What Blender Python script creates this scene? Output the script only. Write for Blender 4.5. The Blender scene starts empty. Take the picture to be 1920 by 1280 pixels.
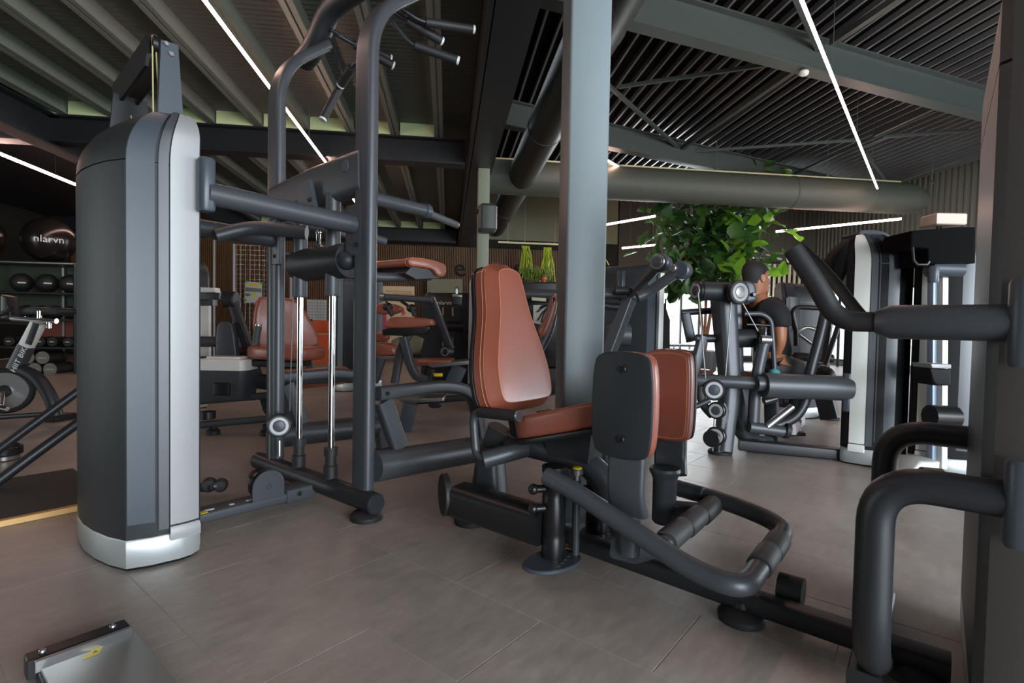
import bpy, bmesh, math, random
from mathutils import Vector, Matrix
random.seed(7)
scene = bpy.context.scene
COL = scene.collection
PI = math.pi

# ---------------------------------------------------------------- camera
F_PX = 985.0; CAM_H = 0.9
def _ray(px, py): return Vector((px-960.0, -(py-640.0), -F_PX))
_A = _ray(1762, 626).normalized(); _B = _ray(-250, 588)
_B = (_B - _A*_A.dot(_B)).normalized(); _Z = _A.cross(_B)
RW = Matrix((_A, _B, _Z))                     # camera axes -> world axes
cam_d = bpy.data.cameras.new('camera'); cam = bpy.data.objects.new('camera', cam_d)
COL.objects.link(cam)
cam_d.sensor_width = 36.0; cam_d.lens = 36.0*F_PX/1920.0; cam_d.clip_start = 0.02; cam_d.clip_end = 200
cam.matrix_world = Matrix.Translation((0, 0, CAM_H)) @ RW.to_4x4()
scene.camera = cam
CAMP = Vector((0, 0, CAM_H))
scene.view_settings.view_transform = 'Standard'; scene.view_settings.look = 'None'
scene.view_settings.gamma = 1.0; scene.view_settings.use_curve_mapping = False
scene.view_settings.exposure = 0.15

# world directions of the building (turned 46 degrees from the machines)
UA = math.radians(46.2)
UD = Vector((math.cos(UA), math.sin(UA), 0)); VD = Vector((math.sin(UA), -math.cos(UA), 0))
def UV(u, v, z=0.0): return UD*u + VD*v + Vector((0, 0, z))
# a picture point carried out to a known plane of the room
def W(px, py): return RW @ _ray(px, py)
def G(px, py, z=0.0): d = W(px, py); return CAMP + d*((z-CAM_H)/d.z)
def PX(px, py, x): d = W(px, py); return CAMP + d*(x/d.x)
def PY(px, py, y): d = W(px, py); return CAMP + d*(y/d.y)
def PU(px, py, u): d = W(px, py); return CAMP + d*(u/d.dot(UD))
def D(px, py, dep): return CAMP + W(px, py)*(dep/F_PX)

# ---------------------------------------------------------------- daylight
world = bpy.data.worlds.new('world'); scene.world = world; world.use_nodes = True
wn = world.node_tree; wn.nodes.clear()
wo = wn.nodes.new('ShaderNodeOutputWorld'); wb = wn.nodes.new('ShaderNodeBackground')
wb.inputs[0].default_value = (0.86, 0.93, 1.0, 1); wb.inputs[1].default_value = 2.2
wn.links.new(wb.outputs[0], wo.inputs[0])
def area(name, loc, aim, sx, sy, power, col):
    l = bpy.data.lights.new(name, 'AREA'); l.shape = 'RECTANGLE'; l.size = sx; l.size_y = sy
    l.energy = power; l.color = col
    o = bpy.data.objects.new(name, l); COL.objects.link(o); o.location = loc
    o.rotation_euler = (Vector(aim)-Vector(loc)).to_track_quat('-Z', 'Z').to_euler()
    return o
# daylight coming in at the glass fronts behind and beside the camera
area('daylight_front_right', UV(-3.8, 3.6, 1.5), UV(1.0, 1.6, 0.9), 5.8, 2.4, 800, (0.84, 0.92, 1.0))
area('daylight_right', UV(1.5, 11.3, 1.5), UV(3.0, 1.0, 1.0), 7.0, 2.3, 650, (0.86, 0.93, 1.0))
area('daylight_left', UV(2.6, -8.9, 1.6), UV(6.5, -3.0, 1.9), 4.5, 2.2, 60, (0.88, 1.0, 0.88))
area('daylight_back', UV(13.5, 6.5, 1.5), UV(8.0, 5.0, 0.3), 5.0, 1.6, 350, (0.9, 0.96, 1.0))

# ---------------------------------------------------------------- materials
def s2l(c):
    return tuple(((x/255.0)/12.92 if x/255.0 <= 0.04045 else ((x/255.0+0.055)/1.055)**2.4) for x in c)
MATS = {}
def mat(name, rgb, rough=0.5, metal=0.0, noise=0.0, nscale=20.0, bump=0.0, bscale=200.0, emit=0.0, coat=0.0, spec=None, rvar=0.0):
    if name in MATS: return MATS[name]
    m = bpy.data.materials.new(name); m.use_nodes = True
    nt = m.node_tree; b = nt.nodes['Principled BSDF']
    c = s2l(rgb) + (1,)
    b.inputs['Base Color'].default_value = c
    b.inputs['Roughness'].default_value = rough; b.inputs['Metallic'].default_value = metal
    if coat: b.inputs['Coat Weight'].default_value = coat; b.inputs['Coat Roughness'].default_value = 0.15
    if spec is not None: b.inputs['Specular IOR Level'].default_value = spec
    tc = nt.nodes.new('ShaderNodeTexCoord')
    if noise:
        n = nt.nodes.new('ShaderNodeTexNoise'); n.inputs['Scale'].default_value = nscale; n.inputs['Detail'].default_value = 4
        r = nt.nodes.new('ShaderNodeMapRange'); r.inputs[3].default_value = 1-noise; r.inputs[4].default_value = 1+noise
        mx = nt.nodes.new('ShaderNodeMix'); mx.data_type = 'RGBA'; mx.blend_type = 'MULTIPLY'; mx.inputs[0].default_value = 1
        nt.links.new(tc.outputs['Object'], n.inputs['Vector']); nt.links.new(n.outputs[0], r.inputs[0])
        mx.inputs[6].default_value = c; nt.links.new(r.outputs[0], mx.inputs[7]); nt.links.new(mx.outputs[2], b.inputs['Base Color'])
    if rvar:
        n2 = nt.nodes.new('ShaderNodeTexNoise'); n2.inputs['Scale'].default_value = 6; n2.inputs['Detail'].default_value = 3
        r2 = nt.nodes.new('ShaderNodeMapRange'); r2.inputs[3].default_value = rough-rvar; r2.inputs[4].default_value = rough+rvar
        nt.links.new(tc.outputs['Object'], n2.inputs['Vector']); nt.links.new(n2.outputs[0], r2.inputs[0]); nt.links.new(r2.outputs[0], b.inputs['Roughness'])
    if bump:
        n3 = nt.nodes.new('ShaderNodeTexNoise'); n3.inputs['Scale'].default_value = bscale; n3.inputs['Detail'].default_value = 3
        bp = nt.nodes.new('ShaderNodeBump'); bp.inputs['Strength'].default_value = bump; bp.inputs['Distance'].default_value = 0.002
        nt.links.new(tc.outputs['Object'], n3.inputs['Vector']); nt.links.new(n3.outputs[0], bp.inputs['Height']); nt.links.new(bp.outputs[0], b.inputs['Normal'])
    if emit:
        b.inputs['Emission Color'].default_value = c; b.inputs['Emission Strength'].default_value = emit
    MATS[name] = m; return m
M_FRAME = mat('anthracite_powder_coat', (66, 69, 73), 0.42, 0.25, 0.06, 8, 0.05, 500)
M_DARK = mat('black_powder_coat', (38, 40, 43), 0.42, 0.2, 0.05, 8, 0.05, 500)
M_PLAST = mat('charcoal_plastic_shroud', (35, 38, 41), 0.5, 0.0, 0.04, 5, 0.03, 600, spec=0.3)
M_PANEL = mat('grey_satin_panel', (62, 69, 76), 0.4, 0.15, 0.03, 5)
M_SILVER = mat('silver_painted_panel', (146, 147, 147), 0.48, 0.3, 0.02, 4)
M_BASE = mat('silver_plinth', (165, 169, 168), 0.35, 0.4, 0.03, 4)
M_RUB = mat('black_rubber', (26, 26, 27), 0.6, 0, 0.06, 30, 0.1, 300)
M_GRIP = mat('grey_foam_grip', (70, 72, 72), 0.55, 0, 0.2, 25, 0.15, 200)
M_CHROME = mat('chrome', (225, 225, 228), 0.08, 1.0)
M_STEEL = mat('brushed_steel', (165, 165, 165), 0.3, 0.9)
M_LEATH = mat('cognac_leather', (140, 76, 58), 0.40, 0, 0.07, 5, 0.18, 420, coat=0.25)
M_STITCH = mat('orange_stitching', (214, 140, 96), 0.7)
M_WHITE = mat('white_plastic', (205, 205, 200), 0.4)
M_BLK = mat('black_satin_plastic', (22, 22, 23), 0.35)
M_WIRE = mat('steel_wire', (130, 130, 128), 0.4, 0.7)
M_YCAB = mat('yellowed_nylon_cable', (176, 168, 118), 0.5)
M_YEL = mat('yellow_plastic', (214, 190, 30), 0.4)
M_COLUMN = mat('grey_green_steel_paint', (118, 129, 132), 0.45, 0.1, 0.05, 6)
M_BEAM = mat('dark_grey_steel_paint', (62, 68, 64), 0.5, 0.1, 0.06, 6)
M_LED = mat('led_tube', (255, 208, 192), 0.5, emit=34.0)

# ---------------------------------------------------------------- mesh builder
def fillet(pts, r, seg=5):
    pts = [Vector(p) for p in pts]
    if len(pts) < 3 or r <= 0: return pts
    out = [pts[0]]
    for i in range(1, len(pts)-1):
        a, b, c = pts[i-1], pts[i], pts[i+1]
        la, lc = (a-b).length, (c-b).length
        if la < 1e-6 or lc < 1e-6: continue
        d = min(r, la*0.49, lc*0.49)
        p0 = b+(a-b)*(d/la); p2 = b+(c-b)*(d/lc)
        for k in range(seg+1):
            t = k/seg; out.append(p0*(1-t)**2 + b*2*t*(1-t) + p2*t*t)
    out.append(pts[-1]); return out
def circ(r, n=12, ry=None):
    ry = r if ry is None else ry
    return [(r*math.cos(2*PI*k/n), ry*math.sin(2*PI*k/n)) for k in range(n)]
def rrect(w, h, r, n=3):
    r = min(r, w/2*0.98, h/2*0.98); o = []
    for cx, cy, a0 in ((w/2-r, h/2-r, 0), (-w/2+r, h/2-r, PI/2), (-w/2+r, -h/2+r, PI), (w/2-r, -h/2+r, 1.5*PI)):
        for k in range(n+1):
            a = a0+PI/2*k/n; o.append((cx+r*math.cos(a), cy+r*math.sin(a)))
    return o
def smooth_outline(pts, it=2):
    for _ in range(it):
        q = []
        for i in range(len(pts)):
            a, b = pts[i], pts[(i+1) % len(pts)]
            q.append((a[0]*.75+b[0]*.25, a[1]*.75+b[1]*.25)); q.append((a[0]*.25+b[0]*.75, a[1]*.25+b[1]*.75))
        pts = q
    return pts
def inset(o, d):
    n = len(o); out = []
    for i in range(n):
        a, b, c = Vector(o[i-1]), Vector(o[i]), Vector(o[(i+1) % n])
        e1, e2 = (b-a), (c-b)
        if e1.length < 1e-9 or e2.length < 1e-9: out.append(tuple(b)); continue
        e1.normalize(); e2.normalize()
        n1, n2 = Vector((-e1.y, e1.x)), Vector((-e2.y, e2.x)); m = n1+n2
        if m.length < 1e-6: m = n1
        m.normalize(); k = max(0.5, m.dot(n1)); out.append(tuple(b+m*(d/k)))
    return out
class MB:
    def __init__(s): s.v = []; s.f = []
    def ring(s, pts): i = len(s.v); s.v += [tuple(p) for p in pts]; return list(range(i, i+len(pts)))
    def bridge(s, a, b, close=True):
        n = len(a)
        for k in range(n if close else n-1):
            j = (k+1) % n; s.f.append((a[k], a[j], b[j], b[k]))
    def loft(s, rings, caps=True, close=True):
        R = [s.ring(r) for r in rings]
        for a, b in zip(R, R[1:]): s.bridge(a, b, close)
        if caps: s.f.append(tuple(reversed(R[0]))); s.f.append(tuple(R[-1]))
        return s
    def sweep(s, pts, prof, up=(0, 0, 1), scales=None, caps=True):
        pts = [Vector(p) for p in pts]; n = len(pts); rings = []
        t0 = (pts[1]-pts[0]).normalized(); upv = Vector(up)
        x = upv.cross(t0)
        if x.length < 1e-4: x = Vector((1, 0, 0)).cross(t0)
        if x.length < 1e-4: x = Vector((0, 1, 0)).cross(t0)
        x.normalize(); prev = t0
        for i in range(n):
            if i == 0: t = t0
            elif i == n-1: t = (pts[i]-pts[i-1]).normalized()
            else:
                t = (pts[i]-pts[i-1]).normalized()+(pts[i+1]-pts[i]).normalized()
                t = t.normalized() if t.length > 1e-6 else prev
            ax = prev.cross(t)
            if ax.length > 1e-7: x = Matrix.Rotation(prev.angle(t), 3, ax.normalized()) @ x
            x = (x-t*x.dot(t)).normalized(); y = t.cross(x); prev = t
            k = scales[i] if scales else 1.0
            rings.append([pts[i]+x*(a*k)+y*(b*k) for a, b in prof])
        return s.loft(rings, caps)
    def tube(s, pts, r, n=12, fil=0.0, seg=5, scales=None, caps=True):
        return s.sweep(fillet(pts, fil, seg) if fil else pts, circ(r, n), scales=scales, caps=caps)
    def bar(s, pts, w, h, rr=0.01, fil=0.0, up=(0, 0, 1), seg=5, scales=None, n=3):
        """w across (horizontal), h along up"""
        return s.sweep(fillet(pts, fil, seg) if fil else pts, rrect(w, h, rr, n), up=up, scales=scales)
    def box(s, c, size, rot=0.0, bev=0.0):
        c = Vector(c); a, b, h = size[0]/2, size[1]/2, size[2]/2
        m = Matrix.Rotation(rot, 3, 'Z')
        if bev <= 0:
            return s.loft([[c+m @ Vector((x, y, z)) for x, y in ((-a, -b), (a, -b), (a, b), (-a, b))] for z in (-h, h)])
        o = rrect(2*a, 2*b, bev, 2); oi = rrect(2*(a-bev*.7), 2*(b-bev*.7), bev*.4, 2)
        oi = [(x*(a-bev*.7)/a, y*(b-bev*.7)/b) for x, y in o]
        return s.loft([[c+m @ Vector((x, y, z)) for x, y in q] for q, z in ((oi, -h), (o, -h+bev*.7), (o, h-bev*.7), (oi, h))])
    def prism(s, outline, M, t, bev=0.0, steps=1):
        """outline in the local xy plane, thickness t along local z"""
        L = []
        if bev > 0:
            for k in range(steps+1):
                a = PI/2*k/steps; L.append((bev*(1-math.sin(a)), bev*(1-math.cos(a))))
            lay = [(i, z) for i, z in L] + [(i, t-z) for i, z in reversed(L)]
        else: lay = [(0, 0), (0, t)]
        rings = []
        for i, z in lay:
            o = inset(outline, i) if i > 1e-6 else outline
            rings.append([M @ Vector((x, y, z)) for x, y in o])
        return s.loft(rings)
    def lathe(s, prof, M, n=20):
        """prof: list of (radius, z) about local z"""
        rings = [[M @ Vector((r*math.cos(2*PI*k/n), r*math.sin(2*PI*k/n), z)) for k in range(n)] for r, z in prof]
        return s.loft(rings)
    def ball(s, c, r, n=16, sz=1.0, M=None):
        c = Vector(c); M3 = M or Matrix.Identity(3)
        prof = [(max(r*math.sin(PI*k/(n//2)), r*0.01), -r*sz*math.cos(PI*k/(n//2))) for k in range(n//2+1)]
        return s.loft([[c+M3 @ Vector((a*math.cos(2*PI*k/n), a*math.sin(2*PI*k/n), z)) for k in range(n)] for a, z in prof])
    def mesh(s, name, o=(0, 0, 0), smooth=True, ang=38):
        o = Vector(o); me = bpy.data.meshes.new(name)
        me.from_pydata([tuple(Vector(v)-o) for v in s.v], [], s.f)
        bm = bmesh.new(); bm.from_mesh(me); bmesh.ops.recalc_face_normals(bm, faces=bm.faces); bm.to_mesh(me); bm.free()
        if smooth:
            me.polygons.foreach_set('use_smooth', [True]*len(me.polygons)); me.set_sharp_from_angle(angle=math.radians(ang))
        me.update(); return me
ORG = {}
def thing(name, label, cat, loc=(0, 0, 0), group=None, rotz=0.0):
    o = bpy.data.objects.new(name, None); o.empty_display_size = 0.1; COL.objects.link(o)
    o.location = loc; o.rotation_euler = (0, 0, rotz); o['label'] = label; o['category'] = cat
    if group: o['group'] = group
    ORG[o.name] = Vector(loc); return o
def part(name, mb, m, parent, label=None, smooth=True, stuff=False, ang=38):
    """a mesh of its own under its thing (vertices are given in room coordinates)"""
    org = ORG[parent.name]; me = mb.mesh(name, org, smooth, ang); me.materials.append(m)
    o = bpy.data.objects.new(name, me); COL.objects.link(o); o.parent = parent; ORG[o.name] = org
    if label: o['label'] = label
    if stuff: o['kind'] = 'stuff'
    return o
def solo(name, mb, m, label, cat, loc, group=None, smooth=True):
    me = mb.mesh(name, loc, smooth); me.materials.append(m)
    o = bpy.data.objects.new(name, me); COL.objects.link(o); o.location = loc
    o['label'] = label; o['category'] = cat
    if group: o['group'] = group
    ORG[o.name] = Vector(loc); return o
def struct(name, mb, m, label=None, parent=None, smooth=False):
    me = mb.mesh(name, (0, 0, 0), smooth); me.materials.append(m)
    o = bpy.data.objects.new(name, me); COL.objects.link(o)
    if parent: o.parent = parent
    else:
        o['kind'] = 'structure'
        if label: o['label'] = label; 
    ORG[o.name] = Vector((0, 0, 0)); return o
def copy_tree(src, loc=None, rotz=None, label=None, parent=None):
    c = src.copy(); COL.objects.link(c)
    if parent is not None: c.parent = parent
    if loc is not None: c.location = loc; ORG[c.name] = Vector(loc)
    if rotz is not None: c.rotation_euler = (0, 0, rotz)
    if label: c['label'] = label
    for ch in list(src.children):
        copy_tree(ch, parent=c)
    return c
def axisM(loc, z, x=None):
    """matrix with local z along z (and local x near x)"""
    z = Vector(z).normalized(); xx = Vector(x) if x is not None else (Vector((0, 0, 1)) if abs(z.z) < 0.9 else Vector((1, 0, 0)))
    xx = (xx-z*xx.dot(z)).normalized(); y = z.cross(xx)
    m = Matrix((xx, y, z)).transposed().to_4x4(); m.translation = Vector(loc); return m
def disc(mb, c, ax, r, t, n=24, bev=0.004):
    m = axisM(c, ax)
    return mb.lathe([(r-bev, -t/2), (r, -t/2+bev), (r, t/2-bev), (r-bev, t/2)], m, n)
def text_part(name, txt, size, M, m, parent, ext=0.0006, label=None):
    cu = bpy.data.curves.new(name, 'FONT'); cu.body = txt; cu.size = size; cu.extrude = ext
    cu.align_x = 'CENTER'; cu.align_y = 'CENTER'; cu.resolution_u = 2
    tmp = bpy.data.objects.new('tmp_text', cu); COL.objects.link(tmp)
    dg = bpy.context.evaluated_depsgraph_get(); me = bpy.data.meshes.new_from_object(tmp.evaluated_get(dg))
    bpy.data.objects.remove(tmp)
    org = ORG[parent.name]
    me.transform(Matrix.Translation(-org) @ M); me.materials.clear(); me.materials.append(m); me.name = name
    o = bpy.data.objects.new(name, me); COL.objects.link(o); o.parent = parent; ORG[o.name] = org
    if label: o['label'] = label
    return o
def textM(c, right, up):
    r = Vector(right).normalized(); u = Vector(up); u = (u-r*u.dot(r)).normalized(); n = r.cross(u)
    m = Matrix((r, u, n)).transposed().to_4x4(); m.translation = Vector(c); return m
# ================================================================ SETTING
def floor_mat():
    m = bpy.data.materials.new('taupe_vinyl_tile'); m.use_nodes = True; nt = m.node_tree; b = nt.nodes['Principled BSDF']
    geo = nt.nodes.new('ShaderNodeNewGeometry'); oi = nt.nodes.new('ShaderNodeObjectInfo')
    n1 = nt.nodes.new('ShaderNodeTexNoise'); n1.inputs['Scale'].default_value = 2.2; n1.inputs['Detail'].default_value = 6; n1.inputs['Roughness'].default_value = 0.65
    mp = nt.nodes.new('ShaderNodeMapping'); mp.inputs['Scale'].default_value = (1.0, 3.2, 1)
    mp.inputs['Rotation'].default_value = (0, 0, 0.5)
    n2 = nt.nodes.new('ShaderNodeTexNoise'); n2.inputs['Scale'].default_value = 9; n2.inputs['Detail'].default_value = 8; n2.inputs['Roughness'].default_value = 0.7
    nt.links.new(geo.outputs['Position'], n1.inputs['Vector']); nt.links.new(geo.outputs['Position'], mp.inputs['Vector']); nt.links.new(mp.outputs[0], n2.inputs['Vector'])
    ad = nt.nodes.new('ShaderNodeMath'); ad.operation = 'ADD'; nt.links.new(n1.outputs[0], ad.inputs[0]); nt.links.new(n2.outputs[0], ad.inputs[1])
    rs = nt.nodes.new('ShaderNodeMath'); rs.operation = 'MULTIPLY_ADD'; rs.inputs[1].default_value = 0.1; nt.links.new(oi.outputs['Random'], rs.inputs[0]); nt.links.new(ad.outputs[0], rs.inputs[2])
    r = nt.nodes.new('ShaderNodeValToRGB'); e = r.color_ramp.elements
    mr = nt.nodes.new('ShaderNodeMapRange'); mr.inputs[1].default_value = 0.6; mr.inputs[2].default_value = 1.5; nt.links.new(rs.outputs[0], mr.inputs[0])
    e[0].position = 0.0; e[0].color = s2l((118, 112, 104))+(1,); e[1].position = 1.0; e[1].color = s2l((170, 160, 150))+(1,)
    x = e.new(0.5); x.color = s2l((146, 136, 128))+(1,)
    nt.links.new(mr.outputs[0], r.inputs[0]); nt.links.new(r.outputs[0], b.inputs['Base Color'])
    rr = nt.nodes.new('ShaderNodeMapRange'); rr.inputs[1].default_value = 0.3; rr.inputs[2].default_value = 0.7; rr.inputs[3].default_value = 0.3; rr.inputs[4].default_value = 0.46
    nt.links.new(n2.outputs[0], rr.inputs[0]); nt.links.new(rr.outputs[0], b.inputs['Roughness'])
    bp = nt.nodes.new('ShaderNodeBump'); bp.inputs['Strength'].default_value = 0.08; bp.inputs['Distance'].default_value = 0.002
    nt.links.new(n2.outputs[0], bp.inputs['Height']); nt.links.new(bp.outputs[0], b.inputs['Normal'])
    return m
M_FLOOR = floor_mat()
M_GROUT = mat('pale_tile_joint', (166, 154, 144), 0.7)
M_SLAT = mat('walnut_slat', (118, 84, 52), 0.55, 0, 0.25, 7)
M_WALLD = mat('dark_felt_wall', (24, 22, 19), 0.8)
M_WALLG = mat('olive_grey_wall_panel', (122, 120, 96), 0.6, 0, 0.04, 3)
M_CORR = mat('grey_corrugated_cladding', (98, 95, 82), 0.5, 0.1, 0.04, 3)
M_TRAY = mat('galvanised_roof_tray', (92, 98, 92), 0.5, 0.2, 0.1, 5)
M_RIB = mat('galvanised_roof_rib', (122, 130, 120), 0.45, 0.25, 0.08, 9)
M_CLOSE = mat('green_lit_roof_closure', (205, 222, 168), 0.6)  # light grey closures, with the green daylight on them put into the colour
M_DECK = mat('black_roof_deck', (5, 5, 5), 0.9, spec=0.1)
M_DRIB = mat('steel_deck_rib', (112, 112, 112), 0.45, 0.3)
M_DUCT = mat('grey_duct_fabric', (70, 73, 63), 0.6, 0.0, 0.06, 4)
M_DUCTD = mat('dark_duct_sheet', (52, 55, 52), 0.4, 0.4, 0.05, 4)
M_GLASS = None

FL = MB(); FL.loft([[UV(u, v, z) for u, v in ((-4.6, -9.3), (-4.6, 10.6), (14.3, 10.6), (14.3, -9.3))] for z in (-0.15, -0.0012)])
floor = struct('floor', FL, M_GROUT, 'taupe vinyl tile floor in running bond with thin pale joints')
TW, TL = 0.36, 0.72
def tile_mb(mb, x0, y0):
    g = 0.0013; c = 0.0009
    a = [(x0+g, y0+g), (x0+TW-g, y0+g), (x0+TW-g, y0+TL-g), (x0+g, y0+TL-g)]
    b = [(x0+g+c, y0+g+c), (x0+TW-g-c, y0+g+c), (x0+TW-g-c, y0+TL-g-c), (x0+g+c, y0+TL-g-c)]
    R = [mb.ring([(x, y, z) for x, y in q]) for q, z in ((a, -0.0012), (a, -c*0.5), (b, 0.0))]
    mb.bridge(R[0], R[1]); mb.bridge(R[1], R[2]); mb.f.append(tuple(R[2]))
cells = []
for i in range(-24, 50):
    x0 = 0.57-TW+TW*i
    off = 0.555 if i % 2 else 0.915
    for k in range(-20, 26):
        y0 = off+TL*k; c = Vector((x0+TW/2, y0+TL/2, 0)); u = c.dot(UD); v = c.dot(VD)
        if not (-4.3 < u < 13.7 and -9.0 < v < 10.2): continue
        cc = RW.transposed() @ (c-CAMP); dep = -cc.z
        vis = False
        for dx in (0, TW):
            for dy in (0, TL):
                q = RW.transposed() @ (Vector((x0+dx, y0+dy, 0))-CAMP)
                if q.z < -0.2:
                    px, py = 960+F_PX*q.x/-q.z, 640-F_PX*q.y/-q.z
                    if -40 < px < 1960 and py < 1330: vis = True
        cells.append((0 if vis else 1, (c-CAMP).length, x0, y0))
cells.sort()
tm = MB(); tile_mb(tm, 0, 0); tile_me = tm.mesh('tile', smooth=False); tile_me.materials.append(M_FLOOR)
for n, (a, d_, x0, y0) in enumerate(cells[:290]):
    if a == 0:
        o = bpy.data.objects.new('tile', tile_me); COL.objects.link(o); o.location = (x0, y0, 0); o.parent = floor
        last = n
rest = MB()
for a, d_, x0, y0 in cells[last+1:]: tile_mb(rest, x0, y0)
o = struct('distant_tiles', rest, M_FLOOR, parent=floor); o['kind'] = 'stuff'

# ---- ceiling, left: flat roof of ribbed steel trays on cross beams
def ubox(mb, u0, u1, v0, v1, z0, z1):
    return mb.loft([[UV(u, v, z) for u, v in ((u0, v0), (u1, v0), (u1, v1), (u0, v1))] for z in (z0, z1)])
ZR = 3.3
cl = MB(); ubox(cl, -4.6, 14.3, -9.3, 0.6, ZR+0.17, ZR+0.25); ubox(cl, -4.6, 14.3, 0.6, 10.6, 4.42, 4.52)
ceiling = struct('ceiling', cl, M_DECK, 'ribbed steel tray roof beside a black roof deck')
tray = MB()
# fine cross corrugation of the trays
rows = []
def tray_rows(u0, u1, step):
    n = int((u1-u0)/step); R = []
    for k in range(n+1):
        u = u0+(u1-u0)*k/n; z = ZR+0.155-(0.006 if k % 2 else 0.0)
        R.append(tray.ring([UV(u, -9.2, z), UV(u, 0.25, z)]))
    for a, b in zip(R, R[1:]): tray.f.append((a[0], a[1], b[1], b[0]))
tray_rows(1.0, 13.5, 0.035)
o = struct('tray_corrugation', tray, M_TRAY, parent=ceiling); o['kind'] = 'stuff'
rib = MB()
def rib_mb(u0, u1):
    mb = MB(); w = 0.055
    prof = [(-w, 0.0), (-w, 0.012), (-w+0.014, 0.012), (-w+0.014, 0.155), (w-0.014, 0.155), (w-0.014, 0.012), (w, 0.012), (w, 0.0), (0.008, 0.0), (0.008, 0.012), (-0.008, 0.012), (-0.008, 0.0)]
    mb.loft([[UV(u, v, ZR+z) for v, z in prof] for u in (u0, u1)]); return mb
for (a, b) in ((-1.0, 6.9), (7.12, 13.45)):
    me = rib_mb(a, b).mesh('roof_rib', smooth=False); me.materials.append(M_RIB)
    for k in range(-16, 1):
        v = -0.14+0.55*k
        o = bpy.data.objects.new('roof_rib', me); COL.objects.link(o); o.location = VD*v; o.parent = ceiling
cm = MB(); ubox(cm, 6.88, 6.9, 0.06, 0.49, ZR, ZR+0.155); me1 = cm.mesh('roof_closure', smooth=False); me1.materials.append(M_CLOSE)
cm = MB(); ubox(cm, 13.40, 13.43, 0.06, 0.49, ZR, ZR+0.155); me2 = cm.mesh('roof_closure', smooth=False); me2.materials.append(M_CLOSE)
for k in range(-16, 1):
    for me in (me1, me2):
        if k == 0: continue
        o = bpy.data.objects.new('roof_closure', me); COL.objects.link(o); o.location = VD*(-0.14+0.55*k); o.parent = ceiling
def beam_struct(name, fn, m=M_BEAM, label=None): mb = MB(); fn(mb); return struct(name, mb, m, label)
def ibeam(mb, a, b, zb, h, w, tf=0.018):
    a = Vector(a); b = Vector(b); d = (b-a); d.z = 0; d.normalize(); s = Vector((d.y, -d.x, 0))*0.5
    for (ww, z0, z1) in ((w, zb, zb+tf), (0.02, zb+tf, zb+h-tf), (w, zb+h-tf, zb+h)):
        mb.loft([[Vector((p.x, p.y, z)) for p in (a-s*ww, b-s*ww, b+s*ww, a+s*ww)] for z in (z0, z1)])
beam_struct('trim_1', lambda mb: ibeam(mb, UV(7.0, -9.2), UV(7.0, 0.2), 2.98, 0.32, 0.22), M_DARK, 'dark steel cross beam under the ribbed roof, nearer of two')
beam_struct('trim_2', lambda mb: ibeam(mb, UV(13.55, -9.2), UV(13.55, 0.2), 2.98, 0.32, 0.22), M_DARK, 'dark steel cross beam above the slatted back wall')
beam_struct('trim_3', lambda mb: (ubox(mb, -4.5, 14.1, 0.24, 0.28, 2.98, 4.42), ibeam(mb, UV(-4.5, 0.42), UV(14.1, 0.42), 2.98, 0.42, 0.3)), M_DARK, 'deep dark valley beam between the two roofs')
beam_struct('trim_4', lambda mb: ibeam(mb, UV(-4.5, -4.75), UV(13.4, -4.75), 2.92, 0.38, 0.24), M_DARK, 'dark steel beam along the far left of the roof')
beam_struct('trim_5', lambda mb: ubox(mb, -4.5, 14.1, -9.2, -4.87, 2.96+0.3, 2.99+0.3), M_DARK)
# ---- ceiling, right: black deck with bright ribs, beams and bracing
dr = MB(); ubox(dr, 0.5, 14.0, -0.014, 0.014, 4.35, 4.42); dme = dr.mesh('deck_rib', smooth=False); dme.materials.append(M_DRIB)
k = 0; v = 0.66
while v < 10.4:
    o = bpy.data.objects.new('deck_rib', dme); COL.objects.link(o); o.location = VD*v; o.parent = ceiling; v += 0.19
ZB = 3.85
def line_ext(p, q, e0, e1):
    d = (q-p).normalized(); return p-d*e0, q+d*e1
M_RB = mat('roof_beam_paint', (66, 73, 69), 0.45, 0.15, 0.05, 6)
a, b = line_ext(G(1173, 46, ZB), G(1810, 213, ZB), 1.2, 3.0)
beam_struct('trim_6', lambda mb: ibeam(mb, a, b, ZB, 0.38, 0.17), M_RB, 'grey roof beam crossing the black deck, nearer one')
a2, b2 = line_ext(G(1122, 274, ZB), G(1560, 366, ZB), 2.6, 3.5)
beam_struct('trim_7', lambda mb: ibeam(mb, a2, b2, ZB, 0.38, 0.17), M_RB, 'grey roof beam crossing the black deck, farther one')
def strut_struct(name, p, q, z, w, m, label):
    P, Q = G(*p, z), G(*q, z); mb = MB(); mb.bar([P, Q], w, w, 0.004); struct(name, mb, m, label)
for i, (p, q, w) in enumerate([((1498, 125), (1275, 281), 0.07), ((1700, -15), (1560, 80), 0.07), ((1118, 140), (1277, 281), 0.05), ((1160, 163), (1440, 121), 0.045),
      ((1300, 284), (1612, 262), 0.045), ((1655, 257), (1815, 244), 0.045), ((1485, 328), (1610, 271), 0.045), ((1680, 343), (1815, 293), 0.045),
      ((1622, 285), (1668, 345), 0.05), ((1640, 253), (1765, 196), 0.05), ((1480, -30), (1535, 95), 0.05)]):
    strut_struct('trim_%d' % (8+i), p, q, 4.12, w, M_RB, 'steel bracing strut under the black deck')
pl = MB(); c = G(1640, 268, 4.1); pl.prism([(-.24, -.05), (.2, -.07), (.26, 0), (.2, .07), (-.24, .05)], axisM(c, (0, 0, 1), UD), 0.012)
struct('trim_20', pl, M_RB, 'gusset plate where the bracing struts meet')

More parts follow.
